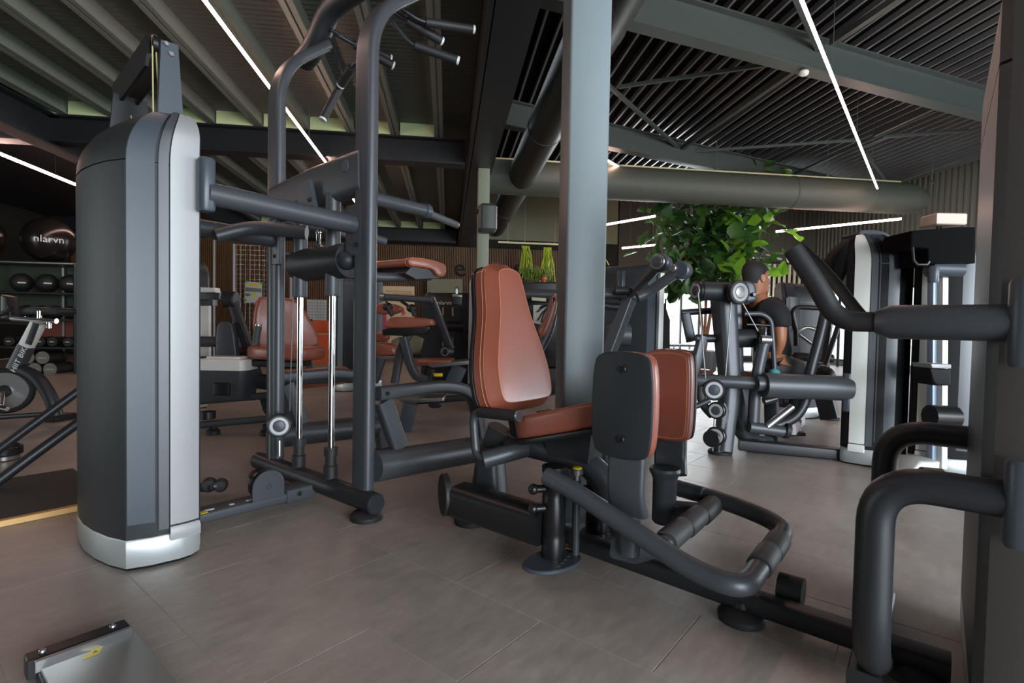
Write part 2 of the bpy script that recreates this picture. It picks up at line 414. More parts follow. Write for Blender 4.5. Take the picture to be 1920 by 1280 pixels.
# ---- walls
wb_ = MB(); ubox(wb_, 14.1, 14.3, -9.3, 4.9, 0, 4.5)
ubox(wb_, 14.1, 14.3, 4.9, 10.6, 0, 0.12); ubox(wb_, 14.1, 14.3, 4.9, 10.6, 1.95, 4.5)
wall_back = struct('wall_back', wb_, M_WALLD, 'dark back wall with walnut slats and a low window band')
sl = MB(); v = -9.1
while v < 3.2:
    ubox(sl, 14.06, 14.1, v, v+0.026, 0.1, 2.96); v += 0.046
o = struct('wall_slats', sl, M_SLAT, parent=wall_back); o['kind'] = 'stuff'
def panel(u, v0, v1, z0, z1, m, name='wall_panel', label=None, th=0.03):
    mb = MB(); ubox(mb, u-th, u, v0, v1, z0, z1); o = struct(name, mb, m, parent=wall_back)
    if label: o['label'] = label
    return o
panel(14.1, 1.0, 4.62, 3.2, 4.45, M_WALLG, label='olive grey wall panel')
panel(14.1, 4.66, 5.6, 2.0, 4.45, mat('brown_wall_panel', (70, 62, 50), 0.6), label='brown wall panel')
def corr(mb, place, s0, s1, z0, z1, pitch=0.14, dep=0.035):
    s = s0; pts = []
    while s < s1:
        pts += [(s, 0), (s+pitch*.35, 0), (s+pitch*.5, dep), (s+pitch*.85, dep)]; s += pitch
    pts.append((s1, 0))
    lo = mb.ring([place(a, d, z0) for a, d in pts]); hi = mb.ring([place(a, d, z1) for a, d in pts]); mb.bridge(lo, hi, False)
cm = MB(); corr(cm, lambda s, d, z: UV(14.05-d, s, z), 5.6, 10.5, 2.5, 4.45)
o = struct('corrugated_cladding', cm, M_CORR, parent=wall_back)
# bright vertical slats of the screen in front of the far glazing
def window_band(name, place, s0, s1, z0, z1, pitch, label):
    mb = MB(); w = 0.05; s = s0
    while s <= s1+0.01:
        a, b = place(s-w/2, 0), place(s+w/2, 0); a2_, b2_ = place(s-w/2, w), place(s+w/2, w)
        mb.loft([[Vector((p.x, p.y, z)) for p in (a, b, b2_, a2_)] for z in (z0, z1)]); s += pitch
    for z in (z0, z1-w):
        a, b, c_, d_ = place(s0, 0), place(s1, 0), place(s1, w), place(s0, w)
        mb.loft([[Vector((p.x, p.y, zz)) for p in (a, b, c_, d_)] for zz in (z, z+w)])
    return struct(name, mb, M_BLK, label)
w1 = window_band('window_1', lambda s, d: UV(14.15+d, s), 4.9, 10.5, 0.12, 1.95, 0.55, 'bright low window band with dark frames in the back wall')
g = bpy.data.materials.new('window_glass'); g.use_nodes = True; gb = g.node_tree.nodes['Principled BSDF']
gb.inputs['Base Color'].default_value = (0.95, 1, 1, 1); gb.inputs['Roughness'].default_value = 0.02; gb.inputs['Alpha'].default_value = 0.12
for k in range(5):
    mb = MB(); ubox(mb, 14.165, 14.175, 4.93+1.1*k, 4.93+1.1*k+1.04, 0.17, 1.9); struct('pane', mb, g, parent=w1)
wr = MB(); ubox(wr, -4.6, 14.3, 10.5, 10.7, 0, 0.12); ubox(wr, -4.6, 14.3, 10.5, 10.7, 2.7, 4.5)
for u in (-4.6, 1.0, 6.0): ubox(wr, u, u+0.35, 10.5, 10.7, 0.12, 2.7)
ubox(wr, 8.0, 10.6, 10.5, 10.7, 0.12, 2.7); ubox(wr, 13.9, 14.3, 10.5, 10.7, 0.12, 2.7); ubox(wr, 10.6, 13.9, 10.5, 10.7, 2.0, 2.7)
wall_right = struct('wall_right', wr, M_CORR, 'right wall of corrugated cladding above windows')
cm = MB(); corr(cm, lambda s, d, z: UV(s, 10.49-d, z), 5.0, 14.1, 2.7, 4.45); struct('corrugated_cladding', cm, M_CORR, parent=wall_right)
w2 = window_band('window_2', lambda s, d: UV(s, 10.55+d), 10.6, 13.9, 0.12, 2.0, 1.1, 'bright window with dark frames at the far right')
wf = MB(); ubox(wf, -4.8, -4.6, -9.3, 10.6, 0, 0.12); ubox(wf, -4.8, -4.6, -9.3, 10.6, 2.8, 4.5); ubox(wf, -4.8, -4.6, -9.3, 0.6, 0.12, 2.8); ubox(wf, -4.8, -4.6, 6.8, 10.6, 0.12, 2.8)
struct('wall_front', wf, M_WALLG, 'wall behind the camera with a wide window opening')
w3 = window_band('window_3', lambda s, d: UV(-4.7-d, s), 0.6, 6.8, 0.12, 2.8, 1.55, 'wide glazed front behind the camera')
wl = MB(); ubox(wl, -4.6, 14.3, -9.5, -9.3, 0, 0.4); ubox(wl, -4.6, 14.3, -9.5, -9.3, 2.8, 4.5); ubox(wl, 4.9, 14.3, -9.5, -9.3, 0.4, 2.8); ubox(wl, -4.6, 0.3, -9.5, -9.3, 0.4, 2.8)
struct('wall_left', wl, M_WALLD, 'dark left wall with a window opening')
gr = MB(); ubox(gr, -30, 45, -30, 40, -0.35, -0.16); struct('ground', gr, mat('pale_paving', (190, 190, 185), 0.8), 'pale paving outside the building')
# pale slatted screen high on the right
scr = thing('slatted_screen', 'cream vertical slatted screen behind the tree and the seated man', 'screen', UV(12.6, 8.4, 1.6))
x = 1425
while x < 1575:
    p = PU(x, 480, 12.6); mb = MB(); mb.box((p.x, p.y, 2.13), (0.05, 0.04, 0.98), UA); part('slat', mb, mat('cream_slat', (205, 196, 168), 0.6), scr); x += 9.4
mb = MB(); pa, pb = PU(1420, 480, 12.6), PU(1578, 480, 12.6)
mb.bar([Vector((pa.x, pa.y, 2.64)), Vector((pb.x, pb.y, 2.64))], 0.06, 0.06); mb.bar([Vector((pa.x, pa.y, 1.62)), Vector((pb.x, pb.y, 1.62))], 0.06, 0.06)
for q in (pa, pb): mb.bar([Vector((q.x, q.y, 0)), Vector((q.x, q.y, 2.66))], 0.06, 0.06)
part('frame', mb, M_BLK, scr)

# ---- steel columns
mb = MB(); cc = G(1079, 962); mb.bar([Vector((cc.x, cc.y, 0)), Vector((cc.x, cc.y, 4.4))], 0.19, 0.19, 0.012, up=UD)
struct('trim_21', mb, M_COLUMN, 'grey steel column standing behind the brown padded machine', smooth=True)
mb = MB(); mb.box((cc.x, cc.y, 0.006), (0.3, 0.3, 0.012), UA); struct('trim_22', mb, M_COLUMN, 'base plate of the grey steel column')
mb = MB(); c2 = PU(905, 450, 7.1); mb.bar([Vector((c2.x, c2.y, 0)), Vector((c2.x, c2.y, 2.98))], 0.155, 0.155, 0.01, up=UD)
struct('trim_23', mb, mat('olive_column_paint', (112, 118, 98), 0.5), 'olive grey steel column under the valley beam', smooth=True)

# ---- ducts
du = MB(); c0, c1 = UV(-1.0, 1.24, 3.49), UV(13.9, 1.24, 3.49); du.tube([c0, c1], 0.24, 28)
for u in (2.0, 4.4, 6.8, 11.5):
    du.tube([UV(u, 1.24, 3.49), UV(u+0.05, 1.24, 3.49)], 0.247, 28)
solo('ceiling_duct', du, M_DUCTD, 'large dark round duct running away behind the steel column', 'duct', UV(2, 1.24, 3.2))
t = thing('cross_duct', 'long pale grey round duct crossing the hall above the tree', 'duct', UV(9.2, 4.5, 3.2))
mb = MB(); zc = 3.49; mb.tube([UV(9.2, 0.66, zc), UV(9.2, 8.75, zc), UV(9.2, 9.05, zc-0.03)], 0.295, 32, scales=[1, 1, 0.72]); part('duct_pipe', mb, M_DUCT, t)
for v in (2.72, 6.32):
    mb = MB(); mb.tube([UV(9.2, v, zc), UV(9.2, v+0.045, zc)], 0.302, 32); part('duct_joint', mb, M_DUCT, t)
mb = MB(); mb.bar([UV(9.2, 0.66, zc+0.31), UV(9.2, 8.6, zc+0.31)], 0.05, 0.035, 0.004); part('hanging_rail', mb, mat('cream_rail', (200, 196, 150), 0.5), t)
for px in (1342, 1551, 1748):
    p = PU(px, 330, 9.2); mb = MB(); mb.tube([Vector((p.x, p.y, zc+0.3)), Vector((p.x, p.y, 4.42))], 0.006, 6); mb.lathe([(0.03, 0), (0.03, 0.04), (0.008, 0.07)], Matrix.Translation((p.x, p.y, zc+0.32)), 8)
    part('suspension_wire', mb, M_WIRE, t)

# ---- LED tubes
def led(p, q, label, r=0.013, wires=2, ztop=4.4):
    P, Q = Vector(p), Vector(q); t = thing('led_tube_light', label, 'lamp', (P+Q)/2, 'linear LED lights')
    mb = MB(); mb.tube([P, Q], r, 10); part('light_tube', mb, M_LED, t)
    mb = MB(); up = Vector((0, 0, r*1.15)); mb.bar([P+up, Q+up], r*1.5, r*0.7, 0.001); part('housing', mb, M_BLK, t)
    for k in range(wires):
        c = P.lerp(Q, (k+0.5)/wires)+up; mb = MB(); mb.tube([c, Vector((c.x, c.y, ztop))], 0.003, 5); part('suspension_wire', mb, M_WIRE, t)
    return t
led(UV(0.6, -1.56, 2.93), UV(9.5, -1.56, 2.93), 'long glowing tube slung under the ribbed roof above the pull-up frame', wires=4, ztop=3.4)
a, b = line_ext(G(1503, 0, 3.5), G(1645, 353, 3.5), 1.6, 0.0)
led(a, b, 'long glowing tube hanging under the black deck on the right', 0.015, wires=4)
a, b = line_ext(G(0, 288, 2.9), G(147, 348, 2.9), 2.0, 2.5)
led(a, b, 'glowing tube at the far left above the exercise ball rack', 0.02, wires=3, ztop=3.28)
led(*line_ext(G(1120, 290, 3.75), G(1172, 320, 3.75), 0.8, 0), 'short glowing tube just right of the column above the pale duct', 0.02)
led(G(1060, 434, 3.15), G(1228, 405, 3.15), 'thin glowing tube below the pale duct, upper one left of the tree', 0.022)
led(G(1167, 465, 2.8), G(1228, 459, 2.8), 'short thin glowing tube left of the tree, lower one', 0.022)
led(G(1455, 434, 3.0), G(1690, 410, 3.0), 'thin glowing tube right of the tree', 0.022)
# smoke detector
c = G(1507, 133, 3.84); mb = MB(); mb.lathe([(0.035, -0.05), (0.05, -0.04), (0.055, -0.015), (0.045, 0.0)], Matrix.Translation(c), 16)
solo('smoke_detector', mb, M_WHITE, 'small round white detector under the nearer roof beam', 'detector', c)
# loudspeaker on the olive column
c = PU(914, 410, 6.93); t = thing('loudspeaker', 'dark grey wall loudspeaker high on the olive column', 'speaker', c)
mb = MB(); mb.box(c, (0.26, 0.24, 0.36), UA, 0.05); part('cabinet', mb, M_BEAM, t)
mb = MB(); mb.tube([c-VD*0.13+Vector((0, 0, 0.1)), c-VD*0.13+UD*0.16+Vector((0, 0, 0.1))], 0.02, 8); part('bracket', mb, M_BLK, t)
mb = MB(); mb.box(c-UD*0.122, (0.012, 0.18, 0.28), UA, 0.005); part('grille', mb, M_BLK, t)
# ================================================================ WEIGHT TOWERS
def tower(parent, cx, cy, rot, H=1.65, silver=M_SILVER, panel_m=M_PANEL, body_m=M_PLAST, logo=None, k=1.0, xin=.105, sx=0.0):
    """weight stack tower; local -x is the outer face, its narrow ends (local +-y) carry the silver strip"""
    R = Matrix.Rotation(rot, 3, 'Z'); C0 = Vector((cx, cy, 0))
    base = [(-.13, -.305), (-.06, -.335), (.03, -.35), (xin-.035, -.345), (xin, -.32)]
    half = base + [(xin, .32), (xin-.035, .345), (.03, .35), (-.06, .335), (-.13, .305), (-.16, .22), (-.18, .11), (-.187, 0), (-.18, -.11), (-.16, -.22)]
    def surf(x, y, z, off=0.0):
        x *= k; y *= k; zs = H-0.2; zy = H-0.09
        if off:
            n = Vector((x*2.2, y*1.0, 0)); n = Vector((0.25*math.copysign(1, x), math.copysign(1, y), 0)) if abs(y) > .3*k else Vector((math.copysign(1, x), 0, 0))
            n.normalize(); x += n.x*off; y += n.y*off
        if z > zs:
            t = min(1, (z-zs)/(H-zs)); fo = math.sqrt(max(0, 1-t*t)); xi = xin*k; x = xi-(xi-x)*(0.42+0.58*fo)
        if z > zy:
            t = min(1, (z-zy)/(H-zy)); fo = math.sqrt(max(0, 1-t*t)); y *= 0.80+0.20*fo
            if x > .02: x = .02+(x-.02)*(0.75+.25*fo)
        return C0+R @ Vector((x, y, z+off*(0.8 if z > H-0.03 else 0)))
    def ring(z): return [surf(x, y, z) for x, y in half]
    topz = [H-0.2*(1-math.sin(a*PI/20)) if False else z for a, z in enumerate([H-.2, H-.17, H-.14, H-.115, H-.09, H-.07, H-.05, H-.03, H-.015, H-.005, H])]
    mb = MB(); mb.loft([ring(z) for z in [0.115, 0.12, 0.6, 1.1, H-.206]]); part('side_shroud', mb, body_m, parent)
    mb = MB(); mb.loft([ring(z) for z in topz]); part('top_cap', mb, body_m, parent)
    # dark inner core, seen in the joint
    mb = MB(); mb.loft([[surf(x*.97, y*.97, z) for x, y in half] for z in (H-.25, H-.19)]); part('joint_seam', mb, M_BLK, parent)
    # plinth
    def pr(s, z): return [C0+R @ Vector((x*s*k, y*s*k, z)) for x, y in half]
    mb = MB(); mb.loft([pr(.95, 0.0), pr(.97, 0.012)]); part('plinth_foot', mb, M_BLK, parent)
    mb = MB(); mb.loft([pr(.985, .012), pr(1.0, .04), pr(1.0, .108), pr(.985, .115)]); part('plinth', mb, M_BASE, parent)
    def strip(name, xs, ys, m, off, z0, z1, top=True):
        for sg in (-1, 1):
            zz = [z0, z0+.3, .7, 1.1]+([z for z in topz] if top else [H-.23])
            pts = list(zip(xs, ys)); a = []
            rings = []
            for z in zz:
                o = [surf(x, sg*y, z, off) for x, y in pts]; i = [surf(x, sg*y, z, -0.004) for x, y in reversed(pts)]
                rings.append(o+i)
            mb = MB(); mb.loft(rings); part(name, mb, m, parent)
    strip('silver_strip', (sx-.005, sx+.04, sx+.086), (.346, .350, .345), silver, .009, .15, H)
    strip('grey_panel', (-.127, -.09, sx-.05), (.307, .32, .336), panel_m, .006, .17, H)
    strip('edge_trim', (sx-.04, sx-.025, sx-.01), (.338, .342, .345), M_FRAME, .014, .14, H)
    if True:
        for sg in (-1, 1):
            mb = MB(); pts = [(sx-.005, .346), (sx+.04, .350), (sx+.086, .345)]
            mb.loft([[surf(x, sg*y, z, 0.02 if z < .14 else .012) for x, y in pts]+[surf(x, sg*y, z, -.003) for x, y in reversed(pts)] for z in (.095, .11, .13, .144)])
            part('strip_foot', mb, silver, parent)
    if logo:
        nrm = R @ Vector((-1, 0, 0)); c = surf(-.187, 0, H-.135)+nrm*.02
        text_part('logo_lettering', logo, .075, textM(c, R @ Vector((0, -1, 0)), R @ Vector((.35, 0, 1))), M_WHITE, parent)

def clamp(parent, c, h, r=.028, m=M_PANEL):
    mb = MB(); c = Vector(c); mb.sweep([c-Vector((0, 0, h/2)), c-Vector((0, 0, h/2-.01)), c+Vector((0, 0, h/2-.01)), c+Vector((0, 0, h/2))], rrect(r*2.2, r*2, r*.8, 4), scales=[.85, 1, 1, .85])
    part('clamp', mb, m, parent)
def foot(parent, c, r=.07, name='foot_pad'):
    mb = MB(); mb.lathe([(r*.97, 0), (r, .008), (r, .02), (r*.8, .034), (r*.35, .042), (r*.3, .06)], Matrix.Translation((c[0], c[1], 0)), 20); part(name, mb, M_RUB, parent)
M_RING = mat('satin_silver_ring', (170, 172, 174), .4, .2)
def pulley(parent, c, ax, r, t=.035, ring=M_RING, hub=M_FRAME):
    c = Vector(c); ax = Vector(ax).normalized()
    mb = MB(); disc(mb, c, ax, r, t, 28, .005); o = part('pulley', mb, M_BLK, parent)
    mb = MB(); m = axisM(c+ax*(t/2), ax); mb.lathe([(r*.78, 0), (r*.76, .004), (r*.52, .004), (r*.5, 0)], m, 28); part('pulley_ring', mb, ring, o)
    mb = MB(); mb.lathe([(r*.5, 0), (r*.45, .006), (r*.1, .009)], m, 24); part('pulley_hub', mb, hub, o)
    return o
def bolt(parent, c, ax, r=.012, m=M_BLK):
    mb = MB(); mm = axisM(c, ax); mb.lathe([(r, -.001), (r, .004), (r*.8, .006), (r*.55, .006), (r*.5, .002)], mm, 12); part('bolt', mb, m, parent)
def cushion(parent, name, outline, M, t, er=.02, m=M_LEATH, stitch=None, back=None, backm=M_BLK):
    mb = MB(); mb.prism(outline, M, t, er, 4); o = part(name, mb, m, parent, ang=60)
    if stitch:
        for ins, z in stitch:
            q = inset(outline, ins) if abs(ins) > 1e-6 else outline; pts = [M @ Vector((x, y, z)) for x, y in q]
            st = MB(); R_ = []; n = len(pts)
            for i in range(n):
                tdir = (pts[(i+1) % n]-pts[i-1]).normalized(); nz = (M.to_3x3() @ Vector((0, 0, 1))).normalized(); s = tdir.cross(nz)
                R_.append(st.ring([pts[i]+s*.0011*a+nz*.0011*b for a, b in ((1, 0), (0, 1), (-1, 0), (0, -1))]))
            for i in range(n): st.bridge(R_[i], R_[(i+1) % n])
            part('stitching', st, M_STITCH, o)
    if back:
        mb = MB(); mb.prism(inset(outline, -.001), M @ Matrix.Translation((0, 0, -back)), back, .006, 2); part('back_shell', mb, backm, parent)
    return o

# ================================================================ PULL-UP AND DIP MACHINE (left)
t = thing('assisted_pull_up_machine', 'tall anthracite pull-up and dip machine with silver striped weight tower at left', 'gym machine', (1.1, 2.5, 0))
pum = t
tower(t, .70, 2.51, 0.0, 1.655)
# cable head on the tower
mb = MB(); pts = [PY(300, 76, 2.35), PY(332, 86, 2.35), PY(342, 228, 2.35), PY(294, 228, 2.35)]
mb.loft([[p+Vector((0, d, 0)) for p in pts] for d in (-.012, .012)]); part('head_plate', mb, M_PANEL, t)
for px, py in ((312, 82), (321, 101)): bolt(t, PY(px, py, 2.335), (0, -1, 0), .01, M_STEEL)
zt = 1.97
mb = MB(); mb.prism([(-.0, -.05), (.02, -.09), (.40, -.15), (.44, -.12), (.44, -.05), (.02, .02)], axisM((.735, 2.36, 1.955), (1, 0, 0), (0, 1, 0)), .012)
mb.prism([(-.0, -.05), (.02, -.09), (.40, -.15), (.44, -.12), (.44, -.05), (.02, .02)], axisM((.68, 2.36, 1.955), (1, 0, 0), (0, 1, 0)), .012); part('head_side_plate', mb, M_BLK, t)
mb = MB(); mb.loft([[Vector((x, y, z)) for x, y, z in ((.66, 2.70+d, 1.84), (.78, 2.70+d, 1.84), (.80, 2.70+d, 1.6), (.64, 2.70+d, 1.6))] for d in (0, .014)]); part('rear_head_plate', mb, M_BLK, t)
for yy, zz in ((2.39, 1.96), (2.77, 1.86)):
    mb = MB(); disc(mb, (.71, yy, zz), (1, 0, 0), .035, .024, 20); part('cable_wheel', mb, M_BLK, t)
for a, b in (((.70, 2.365, 1.98), (.705, 2.37, 1.62)), ((.715, 2.38, 1.98), (.73, 2.375, 1.62)), ((.70, 2.80, 1.86), (.70, 2.72, 1.6)), ((.715, 2.75, 1.86), (.73, 2.62, 1.6))):
    mb = MB(); mb.tube([a, b], .0028, 6); part('cable', mb, M_YCAB, t)
# posts
def post_prof(): return rrect(.10, .05, .02, 3)
TOPX = PY(600, 88, 2.97)
for y, lab in ((2.07, 'front'), (2.91, 'rear')):
    mb = MB(); p = [Vector((1.46, y, .06)), Vector((1.46, y, 2.30)), Vector((TOPX.x, y, TOPX.z-.02))]
    mb.sweep(fillet(p, .24, 8), rrect(.125, .06, .025, 4), up=(1, 0, 0)); part('upright', mb, M_FRAME, t)
# arched overhead tube with handles
xa, za = TOPX.x, TOPX.z
mb = MB(); mb.tube([(xa, 3.16, za-.03), (xa, 3.02, za+.02), (xa, 2.86, za+.20), (xa, 2.16, za+.20), (xa, 2.0, za+.02), (xa, 1.86, za-.03)], .066, 18, .14); part('overhead_tube', mb, M_DARK, t)
for yy in (3.03, 2.97): bolt(t, (xa-.055, yy, za+.05), (-1, 0, 0), .012)
def grip(parent, pts, rr, gi, cap=M_WHITE, gr=M_RUB):
    mb = MB(); mb.tube(pts, rr, 10, .04); o = part('handle_rod', mb, M_DARK, parent)
    a, b = Vector(pts[gi]), Vector(pts[-1]); d = (b-a).normalized(); mb = MB(); mb.tube([a+d*.03, b], rr*2.1, 14); part('grip', mb, gr, o)
    mb = MB(); mb.tube([b, b+d*.012], rr*2.0, 14); part('end_cap', mb, cap, o)
grip(t, [D(617, 72, 3.15), D(645, 140, 3.1), D(640, 158, 3.1), D(606, 222, 3.05)], .011, 2)
grip(t, [D(627, 62, 3.15), D(655, 78, 3.2), D(735, 122, 3.35)], .013, 1)
grip(t, [D(620, 56, 3.12), D(690, 92, 3.3), D(730, 108, 3.4)], .011, 1)
grip(t, [D(680, 112, 2.9), D(664, 120, 2.95), D(640, 158, 3.05)], .012, 1)
grip(t, [D(716, 15, 2.7), D(768, 82, 2.75), D(857, 113, 2.8)], .011, 1)
grip(t, [D(722, 12, 2.7), D(752, 32, 2.8), D(826, 76, 2.95)], .012, 1)
grip(t, [D(735, 5, 2.7), D(788, 40, 2.8), D(886, 55, 2.9)], .011, 1)
# cross beam between the posts
mb = MB(); mb.bar([(1.46, 2.92, 1.55), (1.46, 2.5, 1.585), (1.46, 2.08, 1.60)], .08, .21, .038); part('cross_beam', mb, M_FRAME, t)
mb = MB(); disc(mb, (1.425, 2.18, 1.63), (-1, 0, 0), .03, .02); part('beam_boss', mb, M_PANEL, t)
mb = MB(); c = PX(578, 370, 1.40); mb.prism([(x*1.25, y*1.1) for x, y in ((-.05, .07), (-.055, -.05), (-.03, -.085), (.06, -.085), (.075, -.05), (.045, .05), (.04, .07))], axisM(c, (-1, 0, 0), (0, -1, 0)), .02, .004)
part('bracket_plate', mb, M_PANEL, t); bolt(t, PX(580, 374, 1.377), (-1, 0, 0), .011)
# arms to the tower
for y in (2.125, 2.90):
    mb = MB(); mb.tube([(.80, y, 1.40-.03), (1.455, y-.0, 1.355)], .043, 18); part('arm_tube', mb, M_FRAME, t)
    clamp(t, (.80, y+.0, 1.40), .195)
    mb = MB(); mb.box((1.445, y, 1.33), (.035, .13, .24), 0, .01); part('arm_bracket', mb, M_FRAME, t); bolt(t, (1.425, y-.04, 1.26), (-1, 0, 0), .01)
mb = MB(); mb.tube([PY(405, 442, 2.8), PY(470, 425, 2.75), (1.44, 2.55, 1.36)], .035, 14, .1); part('link_arm', mb, M_FRAME, t)
# dip handles pointing out on the far side
for y in (2.06, 2.95):
    mb = MB(); a = PY(705, 373, 2.06); z0 = a.z; mb.tube([(1.48, y, z0), (1.80, y, z0-.0)], .032, 16); o = part('dip_arm', mb, M_FRAME, t)
    mb = MB(); mb.tube([(1.80, y, z0), (1.83, y, z0)], .037, 16); part('collar', mb, M_PANEL, o)
    mb = MB(); mb.tube([(1.83, y-.0, z0-.01), (2.05, y+.02, z0-.03)], .02, 14); part('grip', mb, M_GRIP, o)
    mb = MB(); mb.tube([(2.05, y+.02, z0-.03), (2.06, y+.021, z0-.031)], .019, 14); part('end_cap', mb, M_STEEL, o)
    mb = MB(); mb.tube([(1.48, y, 1.30), (1.56, y, 1.29)], .02, 12); part('stub', mb, M_FRAME, o)
# guide rods, sleeves, carriage and knee pad
for y in (2.63, 2.325):
    mb = MB(); mb.tube([(1.45, y, .14), (1.45, y, 1.2)], .0155, 18); part('guide_rod', mb, M_CHROME, t)
    mb = MB(); mb.lathe([(.035, 0), (.035, .07), (.028, .075), (.028, .12), (.034, .122), (.034, .16)], Matrix.Translation((1.45, y, .12)), 18); part('rod_socket', mb, M_RUB, t)
    mb = MB(); mb.lathe([(.034, 0), (.037, .01), (.037, .5), (.03, .505), (.03, .56)], Matrix.Translation((1.45, y, 1.03)), 18); part('sleeve', mb, M_FRAME, t)
mb = MB(); mb.tube([(1.47, 2.66, 1.20), (1.47, 2.20, 1.20)], .085, 20); part('carriage', mb, M_DARK, t)
mb = MB(); mb.ball((1.44, 2.19, 1.195), .05, 18, .9); part('round_knob', mb, M_PLAST, t)
mb = MB(); c = PX(597, 452, 1.45); mb.tube([c+Vector((0, 0, .04)), c-Vector((0, 0, .02))], .012, 10); mb.ball(c+Vector((0, 0, .045)), .016, 10); mb.box(c-Vector((0, 0, .035)), (.03, .05, .03), 0, .004); part('cable_end', mb, M_CHROME, t)
mb = MB(); p0 = PY(705, 520, 2.42); p1 = PY(800, 512, 2.42); mb.bar([(1.5, 2.42, 1.17), (p0.x, 2.42, p0.z), (p1.x, 2.42, p1.z-.02)], .1, .05, .02, .05); part('knee_pad_arm', mb, M_FRAME, t)
YN = 2.28; f = [PY(x, y, YN) for x, y in ((768, 478), (835, 492), (838, 506), (834, 519), (820, 518), (814, 505), (790, 500), (765, 498))]
o2 = smooth_outline([(p.x, p.z) for p in f], 2)
M_ = Matrix(((1, 0, 0, 0), (0, 0, 1, YN), (0, 1, 0, 0), (0, 0, 0, 1)))
if sum(o2[i-1][0]*o2[i][1]-o2[i][0]*o2[i-1][1] for i in range(len(o2))) < 0: o2 = o2[::-1]
cushion(t, 'knee_pad', o2, M_, .44, .012, stitch=[(.004, .0012), (-.0008, .03)])
mb = MB(); bx = [PY(x, y, YN+.02) for x, y in ((772, 500), (812, 507), (822, 521), (780, 523), (760, 512))]
mb.loft([[p+Vector((0, d, 0)) for p in bx] for d in (0, .40)]); part('knee_pad_shell', mb, M_DARK, t)
# lower frame
mb = MB(); mb.tube([(1.445, 1.95, .085), (1.445, 3.08, .085)], .048, 18); part('base_tube', mb, M_DARK, t)
for y, d in ((1.948, -1), (3.082, 1)):
    mb = MB(); disc(mb, (1.445, y, .085), (0, d, 0), .044, .012, 22); part('tube_cap', mb, M_PLAST, t)
for y in (2.02, 3.02): foot(t, (1.445, y), .075)
mb = MB(); mb.bar([(.84, 2.47, .05), (1.36, 2.47, .05)], .11, .045, .01); part('floor_beam', mb, M_FRAME, t)
mb = MB(); mb.bar([(1.27, 2.47, .055), (1.42, 2.47, .055)], .125, .065, .008); part('beam_socket', mb, M_FRAME, t); bolt(t, (1.33, 2.407, .06), (0, -1, 0), .011)
mb = MB(); c = Vector((1.17, 2.40, .075)); o_ = [(-.075, 0), (-.075, .06)]+[(-.075*math.cos(PI*k/10), .06+.075*math.sin(PI*k/10)) for k in range(1, 10)]+[(.075, .06), (.075, 0)]
mb.prism(o_[::-1], axisM(c, (0, -1, 0), (1, 0, 0)) @ Matrix.Identity(4), .012, .002); o = part('pulley_guard', mb, M_FRAME, t); bolt(t, c+Vector((0, -.013, .06)), (0, -1, 0), .012, M_FRAME)
mb = MB(); disc(mb, (1.17, 2.44, .135), (0, 1, 0), .068, .03); part('floor_pulley', mb, M_BLK, t)
mb = MB()
for x, w in ((.93, .03), (.95, .012), (1.03, .02), (1.10, .01), (1.115, .01)): mb.box((x, 2.45, .0735), (w, .014, .002))
part('pictogram_sticker', mb, M_WHITE, t)
mb = MB(); mb.box((.905, 2.43, .0737), (.03, .03, .002)); part('warning_sticker', mb, M_YEL, t)
pulley(t, PX(524, 797, 1.40), (-.5, -.85, 0), .062, .05)
mb = MB(); mb.tube([PX(524, 825, 1.42), PX(524, 855, 1.42)], .008, 8); part('pulley_pin', mb, M_STEEL, t)
for a, b in ((PX(505, 450, 1.42), PX(505, 880, 1.42)), (PX(553, 430, 1.46), PX(543, 770, 1.46))):
    mb = MB(); mb.tube([a, b], .0035, 6); part('cable', mb, M_WIRE, t)
# step frame on the far side
for y in (2.02, 2.99):
    mb = MB(); mb.tube([(1.48, y, .235), (2.20, y, .195)], .072, 20); part('step_tube', mb, M_FRAME, t)
p = [PY(708, 738, 2.02), PY(835, 722, 2.02), PY(888, 735, 2.02), PY(905, 850, 2.02), PY(912, 905, 2.02)]
for y, kx in ((2.02, 0), (2.99, 0)):
    mb = MB(); mb.bar([Vector((q.x, y, q.z)) for q in p], .06, .065, .016, .14, up=(0, 0, 1)); part('step_rail', mb, M_FRAME, t)
for yy_ in (2.03, 2.94):
    A_, B_ = PY(718, 750, 2.03), PY(748, 838, 2.03); A_.y = B_.y = yy_; mb = MB(); mb.bar([A_, B_], .06, .085, .015, up=(1, 0, 0)); part('strut', mb, M_FRAME, t)
bolt(t, PY(727, 738, 1.985), (0, -1, 0), .01)
for y in (2.02, 2.99): foot(t, (p[-1].x, y), .06)

# ================================================================ INNER THIGH MACHINE (centre and right)
XC = 1.73
t = thing('thigh_machine', 'seated thigh machine with tall brown backrest, two knee pads and a floor beam', 'gym machine', (XC, .8, 0)); thm = t
# backrest
q0, q1 = Vector((XC, 1.305, .575)), Vector((XC, 1.44, 1.165)); up = (q1-q0).normalized(); H_ = (q1-q0).length
nrm = Vector((1, 0, 0)).cross(up)*-1
if nrm.y > 0: nrm = -nrm
half = [(0, -.015), (.09, -.015), (.15, -.01), (.185, .01), (.203, .05), (.206, .12), (.198, .19), (.168, .29), (.136, .38), (.122, .46), (.112, .54), (.098, .585), (.07, .605), (.03, H_+.012)]
out = [(x, y) for x, y in half]+[(-x, y) for x, y in reversed(half[1:])]
out = smooth_outline(out, 2)
M_ = Matrix((Vector((1, 0, 0)), up, Vector((1, 0, 0)).cross(up))).transposed().to_4x4()
sgn = 1 if (Vector((1, 0, 0)).cross(up)).y < 0 else -1
if sgn < 0: M_ = Matrix((Vector((-1, 0, 0)), up, Vector((-1, 0, 0)).cross(up))).transposed().to_4x4()
